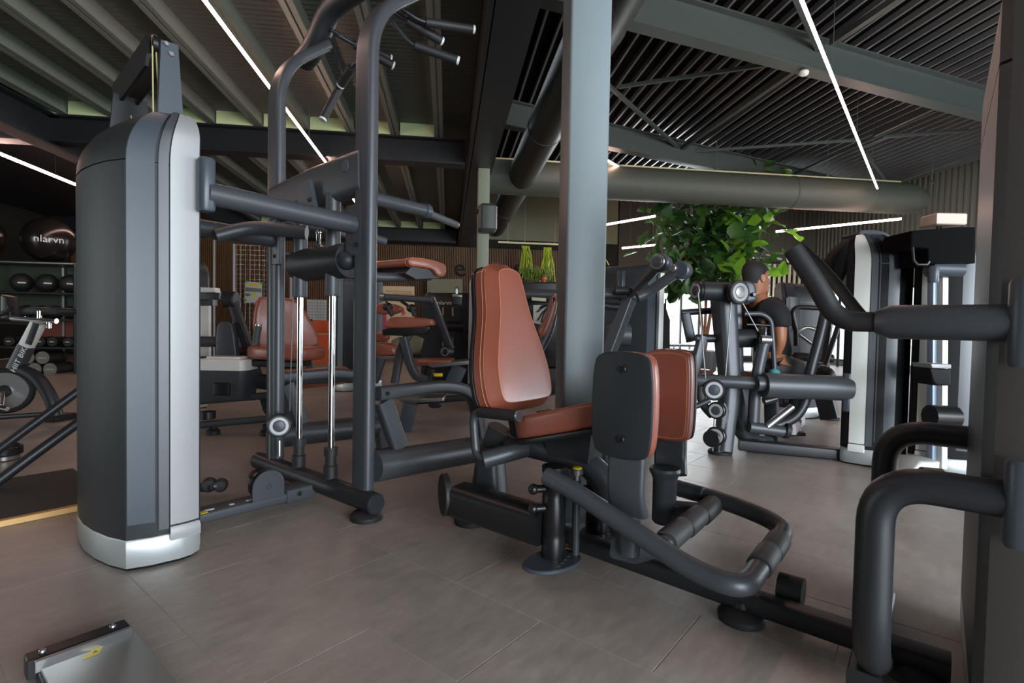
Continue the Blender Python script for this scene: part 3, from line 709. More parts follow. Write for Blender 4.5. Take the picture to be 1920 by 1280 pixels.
M_.translation = q0-(M_.to_3x3() @ Vector((0, 0, 1)))*.105
ib = inset(out, .022)
mb = MB(); st = []
for ins, z in ((.004, 0), (0, .006), (0, .062), (.004, .069), (.030, .098), (.033, .104), (.036, .108)):
    q = inset(out, ins) if ins else out; st.append([M_ @ Vector((x, y, z)) for x, y in q])
q = inset(out, .036); c_ = (sum(x for x, y in q)/len(q), sum(y for x, y in q)/len(q))
for s_, z in ((1, .1085), (.93, .110), (.6, .111), (.15, .111)): st.append([M_ @ Vector((c_[0]+(x-c_[0])*s_, c_[1]+(y-c_[1])*s_, z)) for x, y in q])
mb.loft(st); bk = part('backrest', mb, M_LEATH, t, ang=24)
for ins, z in ((-.0006, .042), (.0005, .060), (.0355, .1082)):
    q = inset(out, ins); pts = [M_ @ Vector((x, y, z)) for x, y in q]; s_ = MB(); R_ = []; n = len(pts); nz = M_.to_3x3() @ Vector((0, 0, 1))
    for i in range(n):
        td = (pts[(i+1) % n]-pts[i-1]).normalized(); sd = td.cross(nz); R_.append(s_.ring([pts[i]+sd*.0012*a+nz*.0012*b for a, b in ((1, 0), (0, 1), (-1, 0), (0, -1))]))
    for i in range(n): s_.bridge(R_[i], R_[(i+1) % n])
    part('stitching', s_, M_STITCH, bk)
mb = MB(); mb.prism(inset(out, -.004), M_ @ Matrix.Translation((0, 0, -.02)), .02, .006, 2); part('back_shell', mb, M_BLK, t)
# seat, tilted up towards the knee pads
s0, s1 = Vector((XC, 1.255, .535)), Vector((XC, .86, .645)); d = (s1-s0).normalized(); L = (s1-s0).length
zn = Vector((1, 0, 0)).cross(d); zn = zn if zn.z > 0 else -zn; xr = d.cross(zn)
M_ = Matrix((xr, d, zn)).transposed().to_4x4(); M_.translation = s0-zn*.06
so = smooth_outline([(-.17, .0), (-.12, -.035), (0, -.045), (.12, -.035), (.17, 0), (.185, .12), (.185, .26), (.17, L), (.1, L+.03), (-.1, L+.03), (-.17, L), (-.185, .26), (-.185, .12)], 2)
cushion(t, 'seat', so, M_ @ Matrix.Translation((0, 0, -.012)), .085, .018, stitch=[(.018, .0852)], back=.022)
mb = MB(); mb.prism([(-.03, 0), (.16, 0), (.22, .17), (-.05, .17)], axisM((XC-.05, 1.02, .39), (1, 0, 0), (0, 1, 0)), .1, .006); part('seat_bracket', mb, M_DARK, t)
mb = MB(); mb.bar([(XC, 1.36, .44), (XC, 1.40, .58)], .07, .04, .012); part('back_link', mb, M_BLK, t)
# main frame
mb = MB(); mb.bar([(XC, 1.66, .09), (XC, .47, .06), (XC, -.05, .055)], .075, .062, .018); part('floor_beam', mb, M_DARK, t)
mb = MB(); mb.tube([(XC, 1.58, .08), (XC, 1.52, .40), (XC, 1.28, .41), (XC, .98, .39), (XC, .84, .12)], .05, 16, .12); part('seat_frame', mb, M_FRAME, t)
mb = MB(); mb.bar([(XC-.02, 1.50, .30), (XC-.02, 1.44, .46)], .08, .12, .03); part('back_post', mb, M_FRAME, t)
mb = MB(); mb.bar([(XC-.03, 1.47, .12), (XC-.03, 1.50, .38)], .1, .12, .03); part('rear_post', mb, M_FRAME, t)
foot(t, (XC, 1.63), .075); foot(t, (XC-.02, .45), .07); foot(t, (XC, .02), .07)
# loop handle beside the seat
for sg in (-1,):
    x0 = XC+sg*.20; a = [Vector((XC+sg*.05, 1.36, .375)), Vector((x0, 1.36, .375)), Vector((x0, 1.42, .385)), Vector((x0, 1.44, .555)), Vector((x0, 1.20, .565))]
    mb = MB(); mb.tube(a, .017, 12, .05); o = part('side_handle', mb, M_FRAME, t)
    mb = MB(); mb.tube([(x0, 1.40, .557), (x0, 1.21, .565)], .022, 14); part('grip', mb, M_RUB, o)
    mb = MB(); mb.tube([(x0, 1.21, .565), (x0, 1.202, .5655)], .021, 14); part('end_cap', mb, M_STEEL, o)
mb = MB(); mb.tube([(XC-.20, 1.38, .37), (XC-.1, 1.30, .40), (XC+.12, 1.30, .40)], .035, 14, .06); part('handle_cross_tube', mb, M_FRAME, t)
# black cam housing and wheel at the foot
mb = MB(); ca = Vector((1.52, 1.50, .19)); cb = Vector((1.56, 1.10, .17)); mb.bar([ca, cb], .13, .13, .035); part('cam_housing', mb, M_BLK, t)
mb = MB(); disc(mb, (1.50, 1.56, .20), (-.8, .5, 0), .085, .03, 28); part('cam_wheel', mb, M_RUB, t); bolt(t, (1.55, 1.22, .236), (0, 0, 1), .01)
# pivot posts with sector plates
px_, py_ = 1.575, 1.07
for sg in (-1, 1):
    bx_ = XC+sg*.155
    mb = MB(); mb.lathe([(.04, 0), (.043, .02), (.043, .09), (.04, .1), (.043, .11), (.043, .24), (.04, .25), (.043, .26), (.043, .32), (.046, .33), (.046, .35), (.03, .356)], Matrix.Translation((bx_, py_, .045)), 20); part('pivot_post', mb, M_BLK, t)
    ol = [(.055*math.cos(a), .055*math.sin(a)) for a in [PI*.5, PI*.25, 0, -PI*.25]]+[(-sg*-.0+.12*math.cos(a), .12*math.sin(a)) for a in (-.75*PI, -.9*PI, PI*.98, PI*.8)]
    ol = [(.06, .05), (-.04, .07), (-.13, .05), (-.15, 0), (-.13, -.05), (-.05, -.10), (.05, -.10), (.1, -.04)]
    if sg > 0: ol = [(-x, y) for x, y in ol][::-1]
    mb = MB(); mb.prism(smooth_outline(ol, 2), Matrix.Translation((bx_, py_, .05)), .014, .003); o = part('sector_plate', mb, M_PANEL, t)
    mb = MB()
    for k in range(7): mb.box((bx_-sg*(.12-.03*k), py_-.03-.006*k, .0655), (.01, .008, .003))
    part('scale_marks', mb, M_STEEL, o)
    mb = MB(); mb.box((bx_-sg*.09, py_+.01, .066), (.06, .02, .002), .3); part('scale_label', mb, mat('amber_label', (190, 140, 70), .5), o)
    mb = MB(); mb.tube([(bx_+.065, py_-.055, .06), (bx_+.065, py_-.055, .34)], .014, 12); part('lock_pin_tube', mb, M_STEEL if False else M_FRAME, t)
    mb = MB(); mb.lathe([(.012, 0), (.012, .02), (.023, .022), (.023, .04), (.02, .042)], Matrix.Translation((bx_+.065, py_-.055, .34)), 16); o = part('lock_knob', mb, M_STEEL, t)
    mb = MB(); mb.lathe([(.018, 0), (.018, .005), (.014, .007)], Matrix.Translation((bx_+.065, py_-.055, .382)), 16); part('knob_cap', mb, M_YEL, o)
    for dz in (.25, .32):
        mb = MB(); mb.tube([(bx_-.045, py_+.01, dz), (bx_-.075, py_+.03, dz)], .014, 10); mb.ball((bx_-.08, py_+.035, dz), .02, 10); part('side_knob', mb, M_BLK, t)
# knee pads on their arms
for sg, xx in ((-1, 1.50), (1, 1.885)):
    c = Vector((xx, .765, .652))
    c.z += .006; hw = .103 if sg < 0 else .09; po = smooth_outline([(-hw, -.13), (-.07, -.168), (.07, -.168), (hw, -.13), (hw, .13), (.07, .168), (-.07, .168), (-hw, .13)], 2)
    inn = -sg   # cushion faces inwards
    M_ = axisM(c, (inn, 0, 0), (0, inn, 0)); 
    if sg > 0: M_ = M_
    cushion(t, 'knee_pad', po, M_, .05, .014, stitch=[(.014, .0502)])
    mb = MB(); mb.prism(inset(po, -.001), M_ @ Matrix.Translation((0, 0, -.018)), .019, .006, 2); o = part('pad_shell', mb, M_PLAST, t)
    for dz in (-.105, .115): bolt(o, c+Vector((-inn*.018, -.005, dz)), (-inn, 0, 0), .013)
    # stem: flat bracket and tube
    sx = xx-inn*.012
    if sg < 0:
        mb = MB(); mb.bar([(sx+.012, .745, .54), (sx+.012, .75, .38), (sx+.04, .745, .31)], .03, .125, .014, .04, up=(0, 1, 0)); part('pad_arm', mb, M_FRAME, t)
        mb = MB(); mb.tube([(sx+.08, .765, .38), (sx+.09, .77, .16)], .034, 16); part('pad_stem', mb, M_FRAME, t)
        mb = MB(); mb.bar([(sx+.08, .78, .17), (XC, .80, .12)], .10, .07, .015); part('stem_link', mb, M_FRAME, t)
    else:
        mb = MB(); mb.bar([(sx-.02, .76, .54), (sx-.02, .76, .42), (sx-.05, .745, .365)], .035, .12, .014, .05, up=(0, 1, 0)); part('pad_arm', mb, M_FRAME, t)
        mb = MB(); mb.lathe([(.052, .12), (.056, .11), (.046, .09), (.042, .08), (.042, -.07), (.036, -.078)], Matrix.Translation((sx-.10, .745, .285)), 18); part('pad_stem', mb, M_FRAME, t)
        mb = MB(); mb.bar([(sx-.10, .745, .26), (sx-.04, .62, .26)], .05, .05, .01); part('stem_link', mb, M_FRAME, t)
# foot rest loop with rollers
xl, xr_ = 1.475, 2.00
lp = [(1.475, 1.035, .385), (1.475, .93, .36), (1.475, .52, .215), (1.475, .385, .205), (xr_, .385, .225), (xr_, .58, .265), (xr_-.06, .80, .30)]
mb = MB(); mb.tube(lp, .031, 16, .13, 7); part('foot_loop', mb, M_FRAME, t)
for yy, zz, xa_, xb_ in ((.625, .25, 1.50, xr_), (.385, .21, 1.60, 1.92)):
    mb = MB(); mb.tube([(xa_, yy, zz), (xb_, yy, zz+.01)], .028, 14); part('foot_bar', mb, M_FRAME, t)
    L_ = (xb_-xa_)
    for k in range(3 if yy > .5 else 2):
        n_ = 3 if yy > .5 else 2; g0 = xa_+.03+(L_-.06)*k/n_; g1 = xa_+.03+(L_-.06)*(k+1)/n_-.012
        mb = MB(); mb.tube([(g0, yy, zz+.001), (g0+.006, yy, zz+.002), (g1-.006, yy, zz+.008), (g1, yy, zz+.008)], .037, 18, scales=[.94, 1, 1, .94]); part('foot_roller', mb, M_GRIP, t)
mb = MB(); mb.tube([(1.96, .66, .285), (2.0, .86, .285)], .03, 12); part('loop_stub', mb, M_FRAME, t)
# pulley stub on the floor beam
mb = MB(); mb.tube([(XC+.09, .37, .09), (XC+.09, .30, .09)], .045, 16); part('beam_roller', mb, M_RUB, t)
# weight tower and its arms
tower(t, 1.80, -.182, PI/2, 1.66, body_m=mat('deep_charcoal_shroud', (42, 42, 44), .45), silver=mat('shaded_silver_strip', (62, 58, 55), .4, .2))  # strip is silver too; the shade on it is put into the dark colour
for x, xc_ in ((1.42, 1.40), (2.18, 2.18)):
    zu = PX(1860, 605, 1.42).z; zl = PX(1850, 930, 1.42).z; yv = .098 if x < 1.7 else .13
    mb = MB(); mb.tube([(x, -.11, zu), (x, .085, zu), (x, .108, zu), (x, .112, zu)], .037, 20, scales=[1, 1, .74, .70]); part('upper_arm', mb, M_FRAME, t)
    clamp(t, (xc_, -.127, zu+.0), .17, .024); clamp(t, (xc_, -.133, zl), .17, .024)
    mb = MB(); mb.tube([(x, -.11, zl), (x, yv, zl), (x, yv, .17), (x+(.22 if x < 1.7 else -.2), yv, .06)], .037, 18, .15, 9); part('lower_arm', mb, M_DARK, t)
mb = MB(); mb.bar([(1.50, .115, .06), (2.04, .115, .06)], .07, .05, .012); part('tower_cross_beam', mb, M_DARK, t)
for x, r_, pth in ((1.42, .0225, ((1590, 603), (1560, 585), (1528, 528), (1487, 468))), (1.9, .0175, ((1620, 598), (1604, 580), (1557, 518), (1499, 462)))):
    mb = MB(); mb.tube([(x, .105, PX(1860, 605, 1.42).z)]+[PX(a_, b_, x) for a_, b_ in pth], r_, 16, .06, 6, scales=None); part('swan_neck_handle', mb, M_GRIP if x > 1.7 else M_RUB, t)
# ================================================================ MACHINES BEHIND
def pp(dep, *pts): return [D(x, y, dep) for x, y in pts]
def ptube(parent, name, dep, pts, r, m=M_FRAME, fil=.08, n=12):
    mb = MB(); mb.tube([D(p[0], p[1], p[2] if len(p) > 2 else dep) for p in pts], r, n, fil); return part(name, mb, m, parent)
def pbar(parent, name, dep, pts, w, h, m=M_FRAME, fil=.06, up=(0, 0, 1), rr=.012):
    mb = MB(); mb.bar([D(p[0], p[1], p[2] if len(p) > 2 else dep) for p in pts], w, h, rr, fil, up=up); return part(name, mb, m, parent)
CR = RW @ Vector((1, 0, 0)); CF = RW @ Vector((0, 0, -1)); CF = Vector((CF.x, CF.y, 0)).normalized(); CRh = Vector((CR.x, CR.y, 0)).normalized()
def slab(parent, name, dep, pts, th, m, bev=.01, steps=3, facing=None, smooth=0, stitch=None):
    """a padded or plain slab whose outline is read at one distance, th thick going away from the viewer"""
    P = [D(x, y, dep) for x, y in pts]; c = sum(P, Vector())/len(P); n = facing or -CF
    M = axisM(c, n, (0, 0, 1)); Mi = M.inverted(); o = []
    for p in P:
        # slide along the sight line on to the slab plane
        dr = (p-CAMP); nn = (M.to_3x3() @ Vector((0, 0, 1))); k = (c-CAMP).dot(nn)/dr.dot(nn); q = Mi @ (CAMP+dr*k); o.append((q.x, q.y))
    if sum(o[i-1][0]*o[i][1]-o[i][0]*o[i-1][1] for i in range(len(o))) < 0: o = o[::-1]
    if smooth: o = smooth_outline(o, smooth)
    mb = MB(); mb.prism(o, M @ Matrix.Translation((0, 0, -th)), th, bev, steps); return part(name, mb, m, parent, ang=50)
def ground_at(px, py): p = G(px, py); return (p.x, p.y, 0)

# ---- seated machine seen between the posts of the pull-up machine
t = thing('seated_press_machine', 'seated machine with wide brown seat and silver-lidded weight box, seen between the pull-up posts', 'gym machine', ground_at(500, 790))
c = D(322, 620, 5.25); slab(t, 'white_front', 4.9, [(360, 573), (391, 573), (391, 668), (360, 668)], .05, M_WHITE, .006)
tower(t, c.x-.02, c.y, PI/2, 1.5)
slab(t, 'console', 5.0, [(372, 541), (402, 541), (404, 549), (411, 549), (410, 560), (398, 561), (398, 573), (392, 573), (392, 562), (372, 562)], .1, M_FRAME)
slab(t, 'console_lid', 4.95, [(374, 538), (402, 539), (404, 548), (373, 548)], .1, M_WHITE)
ptube(t, 'cross_tube', 4.7, [(368, 640), (450, 641)], .048)
slab(t, 'pivot_guard', 4.55, [(404, 690), (403, 615), (412, 602), (428, 602), (437, 612), (446, 690)], .07, M_FRAME, .015, smooth=1)
pbar(t, 'swing_arm', 4.65, [(434, 560), (462, 640), (482, 705)], .08, .07, M_DARK)
mb = MB(); disc(mb, D(432, 562, 4.65), CRh, .075, .11, 24, .01); part('arm_hub', mb, M_DARK, t)
ptube(t, 'handle_rod', 4.5, [(470, 690), (480, 655), (484, 615)], .022, M_DARK)
ptube(t, 'handle_grip', 4.48, [(476, 665), (484, 612)], .03, M_GRIP)
ptube(t, 'grip_cap', 4.48, [(484.2, 611), (484.5, 608)], .028, M_STEEL)
mb = MB(); bx = D(426, 709, 4.35)
for (w, d_, z0, z1, m_, nm) in ((.43, .30, -.13, .0, M_FRAME, 'weight_box'),):
    mb = MB(); mb.loft([[bx+CRh*x*k_+CF*y*k_+Vector((0, 0, z)) for x, y in rrect(w, d_, .05, 4)] for z, k_ in ((-.165, .82), (-.15, .88), (0.075, 1.0))]); part(nm, mb, m_, t)
mb = MB(); mb.loft([[bx+CRh*x*k_+CF*y*k_+Vector((0, 0, z)) for x, y in rrect(.42, .29, .05, 4)] for z, k_ in ((.076, .98), (.155, .96), (.165, .9))]); part('box_lid', mb, M_WHITE, t)
mb = MB(); mb.loft([[bx+CRh*x+CF*y+Vector((0, 0, z)) for x, y in rrect(.28, .16, .03, 4)] for z in (.166, .182)]); part('lid_recess', mb, M_WHITE, t)
mb = MB(); mb.box(bx-CF*.155+Vector((0, 0, -.07))+CRh*.04, (.13, .03, .1), math.atan2(CRh.y, CRh.x), .01); part('box_notch', mb, M_BLK, t)
pbar(t, 'lever_bracket', 4.5, [(470, 712), (515, 718)], .1, .12, M_DARK)
slab(t, 'backrest', 4.6, [(480, 640), (474, 610), (477, 580), (484, 557), (500, 555), (560, 560), (575, 585), (598, 625), (600, 655), (490, 660)], .12, M_LEATH, .03, 4, smooth=1, facing=(-CF*.8+CRh*.5).normalized())
p0, p1 = D(486, 660, 4.5), D(606, 660, 4.35)
mb = MB(); d = (p1-p0); Mz = axisM(p0, (0, 0, 1), d); mb.prism(smooth_outline([(-.05, -.2), (.5, -.2), (.57, -.1), (.57, .1), (.5, .2), (-.05, .2)], 2), Mz @ Matrix.Translation((0, 0, -.05)), .11, .035, 4); part('seat', mb, M_LEATH, t, ang=60)
mb = MB(); mb.prism([(0, -.15), (.48, -.15), (.4, .15), (0, .15)], Mz @ Matrix.Translation((0, 0, -.11)), .055, .01); part('seat_shell', mb, M_DARK, t)
slab(t, 'shin_pad', 4.2, [(530, 692), (640, 688), (652, 697), (652, 712), (530, 715)], .12, M_LEATH, .02)
slab(t, 'lower_pad', 4.5, [(530, 715), (640, 712), (642, 720), (533, 733)], .12, M_LEATH, .01)
pbar(t, 'seat_rail', 4.1, [(528, 716), (662, 708)], .05, .06, M_FRAME)
pbar(t, 'seat_post', 4.5, [(540, 675), (535, 735), (545, 800)], .08, .1, M_DARK)
ptube(t, 'base_tube', 4.4, [(368, 752), (520, 740)], .03)
ptube(t, 'base_tube', 4.1, [(368, 797), (512, 784)], .028)
slab(t, 'rear_leg', 4.5, [(485, 745), (520, 745), (520, 785), (500, 782), (492, 770)], .08, M_DARK)
mb = MB(); disc(mb, D(390, 778, 4.1), (0, 0, 1), .055, .06, 20); part('floor_wheel', mb, M_BLK, t)
for px in (400, 500): mb = MB(); c = D(px, 795, 4.15); mb.lathe([(.05, 0), (.05, .03), (.03, .05), (.03, c.z)], Matrix.Translation((c.x, c.y, 0)), 12); part('foot_pad', mb, M_RUB, t)

# ---- tower between the posts, further back
c = G(648, 732); t = thing('weight_tower_machine', 'dark weight tower with silver foot, seen just left of the front pull-up post', 'gym machine', (c.x, c.y, 0))
c = c+CRh*.3; tower(t, c.x+.0, c.y+.25, PI/2, 1.62)
mb = MB(); mb.bar([(c.x, c.y+.4, .08), (c.x, c.y+1.5, .08)], .08, .07, .02); part('floor_beam', mb, M_FRAME, t)
mb = MB(); mb.bar([(c.x, c.y+1.45, .08), (c.x, c.y+1.5, .9)], .08, .1, .02); part('seat_post', mb, M_FRAME, t)

# ---- arm curl bench
t = thing('arm_curl_machine', 'arm curl machine with small brown arm pad and yellow seat lever', 'gym machine', ground_at(800, 765))
slab(t, 'arm_pad', 4.9, [(716, 612), (729, 597), (735, 593), (806, 596), (812, 602), (811, 612), (735, 616)], .2, M_LEATH, .02, 4, smooth=1)
slab(t, 'pad_shell', 4.92, [(716, 618), (735, 612), (808, 612), (797, 627), (760, 630), (717, 628)], .16, M_BLK, .01)
pbar(t, 'pad_post', 5.0, [(770, 622), (752, 650), (740, 718)], .09, .07, M_FRAME)
pbar(t, 'pad_post', 4.9, [(757, 632), (768, 680), (780, 706), (800, 712)], .09, .07, M_FRAME)
ptube(t, 'bar_tube', 4.95, [(722, 557), (810, 562)], .032)
ptube(t, 'bar_cap', 4.95, [(713, 556.5), (721, 557)], .038, M_STEEL)
pbar(t, 'lever_arm', 5.1, [(808, 560), (845, 655)], .07, .08, M_DARK)
mb = MB(); disc(mb, D(806, 562, 5.05), -CF, .05, .1, 20); part('lever_head', mb, M_DARK, t)
for a, b, c_ in (((724, 562), (727, 575), (736, 592)), ((752, 564), (772, 578), (778, 592))):
    ptube(t, 'handle_rod', 4.85, [a, b, c_], .014, M_BLK); mb = MB(); mb.ball(D(b[0], b[1], 4.85), .05, 12, .8); part('handle_ball', mb, M_BLK, t)
    ptube(t, 'grip', 4.8, [b, c_], .022, M_RUB)
pulley(t, D(838, 659, 5.0), -CF+CRh*-.3, .055, .1, M_STEEL, M_BLK)
slab(t, 'seat', 5.1, [(778, 678), (784, 674), (845, 674), (846, 684), (778, 687)], .35, M_LEATH, .03, 3)
slab(t, 'seat_plate', 5.05, [(800, 684), (890, 674), (892, 682), (810, 689)], .35, M_STEEL, .005)
pbar(t, 'seat_post', 5.2, [(862, 686), (845, 724)], .12, .15, M_PANEL)
slab(t, 'seat_lever', 4.95, [(812, 700), (829, 700), (829, 706), (814, 706)], .04, M_YEL, .005)
pbar(t, 'seat_bracket', 5.2, [(808, 690), (800, 712)], .08, .1, M_BLK)
slab(t, 'back_pad', 5.5, [(700, 567), (752, 571), (752, 588), (700, 590)], .12, M_LEATH, .03, 4, smooth=1)
slab(t, 'lumbar_pad', 5.45, [(700, 622), (728, 624), (726, 640), (700, 642)], .12, M_LEATH, .03, 4, smooth=1)
slab(t, 'side_seat', 5.4, [(700, 642), (738, 646), (741, 660), (738, 666), (700, 668)], .3, M_LEATH, .03, 4, smooth=1)
slab(t, 'side_seat_plate', 5.4, [(700, 667), (748, 667), (740, 673), (700, 675)], .3, M_STEEL, .005)
pbar(t, 'side_post', 5.4, [(712, 672), (698, 715)], .1, .12, M_PANEL)
slab(t, 'seat_back', 5.6, [(730, 632), (795, 628), (790, 655), (780, 664), (740, 660)], .06, M_WALLG, .02, 3, smooth=1)
slab(t, 'foot_plate', 4.6, [(745, 748), (830, 746), (832, 752), (755, 757)], .3, M_STEEL, .005)
pbar(t, 'foot_post', 4.4, [(770, 756), (755, 815)], .1, .12, M_PANEL)
ptube(t, 'base_tube', 4.8, [(780, 752), (880, 745)], .03, M_DARK)
slab(t, 'foot_cap', 4.65, [(802, 752), (828, 752), (830, 764), (804, 766)], .1, M_DARK, .01, 3, smooth=1)

# ---- dark machine with lettering, left of the brown backrest
c = D(842, 640, 6.6); t = thing('logo_tower_machine', 'dark weight tower with white lettering and a round drum, left of the brown backrest', 'gym machine', (c.x, c.y, 0))
tower(t, c.x, c.y, math.atan2(CF.y, CF.x)-.2, 1.30, logo='nlarvn')
for px in (829, 847):
    slab(t, 'guide_slot', 6.2, [(px, 576), (px+3, 576), (px+3, 660), (px, 660)], .02, mat('brass_guide', (150, 135, 90), .4, .4), .001)
mb = MB(); disc(mb, D(838, 612, 6.15), (-CF), .14, .12, 24); part('drum', mb, M_BLK, t)
ptube(t, 'drum_axle', 6.1, [(838, 612), (870, 612)], .06, M_BLK)
c = D(938, 640, 5.7); t = thing('narrow_tower_machine', 'black weight tower with a rounded shoulder directly behind the brown backrest', 'gym machine', (c.x, c.y, 0))
tower(t, c.x, c.y+.05, PI/2, 1.40)
slab(t, 'hook_console', 5.0, [(848, 556), (866, 557), (864, 572), (850, 571)], .06, M_DARK, .008)
slab(t, 'hook_console_lid', 4.98, [(848, 551), (866, 552), (866, 557), (848, 556)], .06, M_STEEL, .004)
ptube(t, 'hook', 4.98, [(856, 551), (856, 540)], .012, M_STEEL); ptube(t, 'hook', 4.98, [(852, 540), (861, 540)], .014, M_STEEL)
ptube(t, 'lower_tube', 4.7, [(880, 718), (900, 735)], .03, M_DARK)

# ---- dark machine seen between backrest and column
c = D(1000, 600, 7.0); t = thing('dark_press_machine', 'dark machine with a slanted brown pad between backrest and steel column', 'gym machine', (c.x, c.y, 0))
slab(t, 'body', 7.0, [(950, 540), (955, 528), (1046, 528), (1048, 690), (950, 690)], .5, M_BLK, .03)
ptube(t, 'round_top_tube', 6.7, [(950, 551), (1052, 553)], .07, M_FRAME)
ptube(t, 'pad_arm', 4.6, [(1010, 655), (1028, 620), (1040, 560)], .05, M_FRAME)
slab(t, 'curved_pad', 4.5, [(1008, 622), (1022, 600), (1033, 560), (1042, 545), (1046, 575), (1032, 615), (1018, 637)], .25, M_LEATH, .03, 4, smooth=1)
slab(t, 'name_plate', 6.6, [(997, 557), (1024, 559), (1024, 565), (997, 563)], .01, mat('cream_plate', (190, 190, 160), .5), .001)
slab(t, 'body_leg', 7.0, [(955, 690), (1045, 690), (1045, 740), (955, 740)], .4, M_BLK, .01)
c = D(1015, 595, 6.55); t2 = thing('palm_print_board', 'small white board with a black palm print behind the backrest', 'sign', c)
slab(t2, 'board', 6.55, [(1000, 572), (1034, 572), (1034, 608), (1013, 608), (1000, 605)], .02, M_WHITE, .002)
for a, b_ in (((1030, 572), (1007, 585)), ((1030, 574), (1008, 601)), ((1028, 574), (1015, 605)), ((1032, 574), (1024, 600)), ((1028, 572), (1012, 577))):
    ptube(t2, 'palm_frond', 6.53, [a, ((a[0]+b_[0])/2-1, (a[1]+b_[1])/2-3), b_], .009, M_BLK)

# ---- pull-down machine right of the column
c = D(1160, 640, 4.45); t = thing('pull_down_machine', 'pull-down machine with two round-ended lever arms right of the steel column', 'gym machine', (c.x, c.y, 0))
tower(t, c.x, c.y, 0, 1.42, silver=mat('daylit_silver_panel', (214, 217, 210), 0.4, 0.2))  # daylight on the strip is put into this brighter silver
clamp(t, D(1164, 530, 4.0), .18)
for a, q, b in (((1165, 560, 3.8), (1190, 545, 3.7), (1232, 500, 3.6)), ((1195, 557, 3.5), (1215, 548, 3.5), (1270, 510, 3.4))):
    ptube(t, 'lever_arm', 0, [a, q, b], .034)
mb = MB(); disc(mb, D(1241, 494, 3.6), (-CF*.8-CRh*.6), .062, .09, 28, .01); part('lever_disc', mb, M_PANEL, t)
mb = MB(); dn = (-CF*.8-CRh*.6).normalized(); disc(mb, D(1237, 492, 3.6)+dn*.045, dn, .052, .012, 28); part('disc_ring', mb, M_STEEL, t)
mb = MB(); disc(mb, D(1237, 492, 3.6)+dn*.052, dn, .036, .012, 24); part('disc_hub', mb, M_FRAME, t)
mb = MB(); disc(mb, D(1279, 507, 3.4), dn, .058, .09, 28, .01); part('lever_disc', mb, M_PANEL, t)
mb = MB(); disc(mb, D(1268, 504, 3.4)+dn*.05, dn, .024, .05, 20); part('disc_cap', mb, M_STEEL, t)
ptube(t, 'handle_tube', 3.75, [(1110, 551), (1165, 553), (1200, 558), (1208, 556)], .03)
ptube(t, 'handle_tube', 3.75, [(1108, 565), (1140, 575), (1172, 575)], .025, M_DARK)
mb = MB(); disc(mb, D(1166, 545, 3.7), CRh, .03, .1, 16); part('handle_hub', mb, M_DARK, t)
pbar(t, 'slanted_post', 3.75, [(1180, 560), (1150, 640), (1110, 740), (1088, 830)], .08, .1, M_FRAME, 0, up=(1, 0, 0))
mb = MB(); mb.tube([D(1112, 625, 4.0), D(1180, 628, 4.0)], .085, 24); part('roller_drum', mb, M_FRAME, t)
ptube(t, 'seat_tube', 4.0, [(1090, 800), (1128, 795), (1180, 850)], .04, M_DARK)
foot(t, tuple(D(1092, 835, 3.7))[:2], .06)
pulley(t, D(1117, 820, 3.6), -CF, .03, .03)

# ---- cable machine on the right with the seated man
TX, TY = 4.57, .37
t = thing('cable_row_machine', 'cable machine with silver-banded tower, thick level beam and hanging pulleys', 'gym machine', (4.2, .9, 0)); crm = t
M_SIL2 = mat('daylit_silver_panel', (214, 217, 210), 0.4, 0.2)  # lighter copy of the silver paint, daylight put into the colour
M_BLKM = mat('matt_black_shroud', (20, 20, 21), 0.65, spec=0.2); M_DPAN = mat('dark_glossy_panel', (50, 57, 62), 0.3)
tower(t, TX, TY-.03, PI/2, 1.56, silver=M_SIL2, panel_m=M_DPAN, body_m=M_BLKM, xin=.17, sx=.03)
def m3(dep, *p): return [D(x, y, dep) for x, y in p]
clamp(t, D(1588, 735, 3.6), .26, .026)
mb = MB(); mb.tube(m3(3.62, (1590, 728), (1432, 722)), .086, 24); part('main_beam', mb, M_FRAME, t)
mb = MB(); mb.tube([D(1434, 719, 3.66), D(1300, 712, 3.75)], .045, 18); part('beam_arm', mb, M_FRAME, t)
ptube(t, 'beam_collar', 3.62, [(1418, 719), (1436, 719)], .052)
mb = MB(); pr = [D(1357, 845, 3.8), D(1368, 720, 3.85), D(1355, 545, 3.9)]
mb.sweep(pr, rrect(.17, .12, .04, 4), up=tuple(CRh), scales=[.8, 1.0, 1.25]); part('pulley_mast', mb, M_FRAME, t)
mb = MB(); mb.bar([D(1372, 720, 3.9), D(1388, 800, 3.95), D(1410, 830, 4.0), D(1440, 832, 4.05)], .12, .12, .04, .2); part('mast_leg', mb, M_FRAME, t)
mb = MB(); mb.tube(m3(3.8, (1316, 545), (1372, 547)), .068, 22); part('pulley_housing', mb, M_PLAST, t)
pulley(t, D(1307, 545, 3.8), -CRh-CF*.3, .07, .03); pulley(t, D(1384, 548, 3.7), (-CF+CRh*.3), .085, .04, M_STEEL, M_STEEL)
slab(t, 'rounded_console', 3.85, [(1390, 530), (1396, 526), (1412, 527), (1419, 536), (1421, 560), (1416, 566), (1396, 567)], .1, M_PANEL, .02, 3, smooth=1)
mb = MB(); disc(mb, D(1412, 552, 3.8), -CF, .016, .05, 16); part('console_button', mb, M_BLK, t)
for a, b in (((1309, 548), (1323, 712)), ((1372, 552), (1358, 735)), ((1385, 555), (1421, 620))):
    ptube(t, 'cable', 3.7, [a, b], .005, M_WIRE)
pulley(t, D(1338, 730, 3.7), (-CF-CRh*.3), .075, .07)
pulley(t, D(1344, 769, 3.7), (-CF-CRh*.9), .062, .04); pulley(t, D(1343, 817, 3.7), (-CF-CRh*.9), .068, .04)
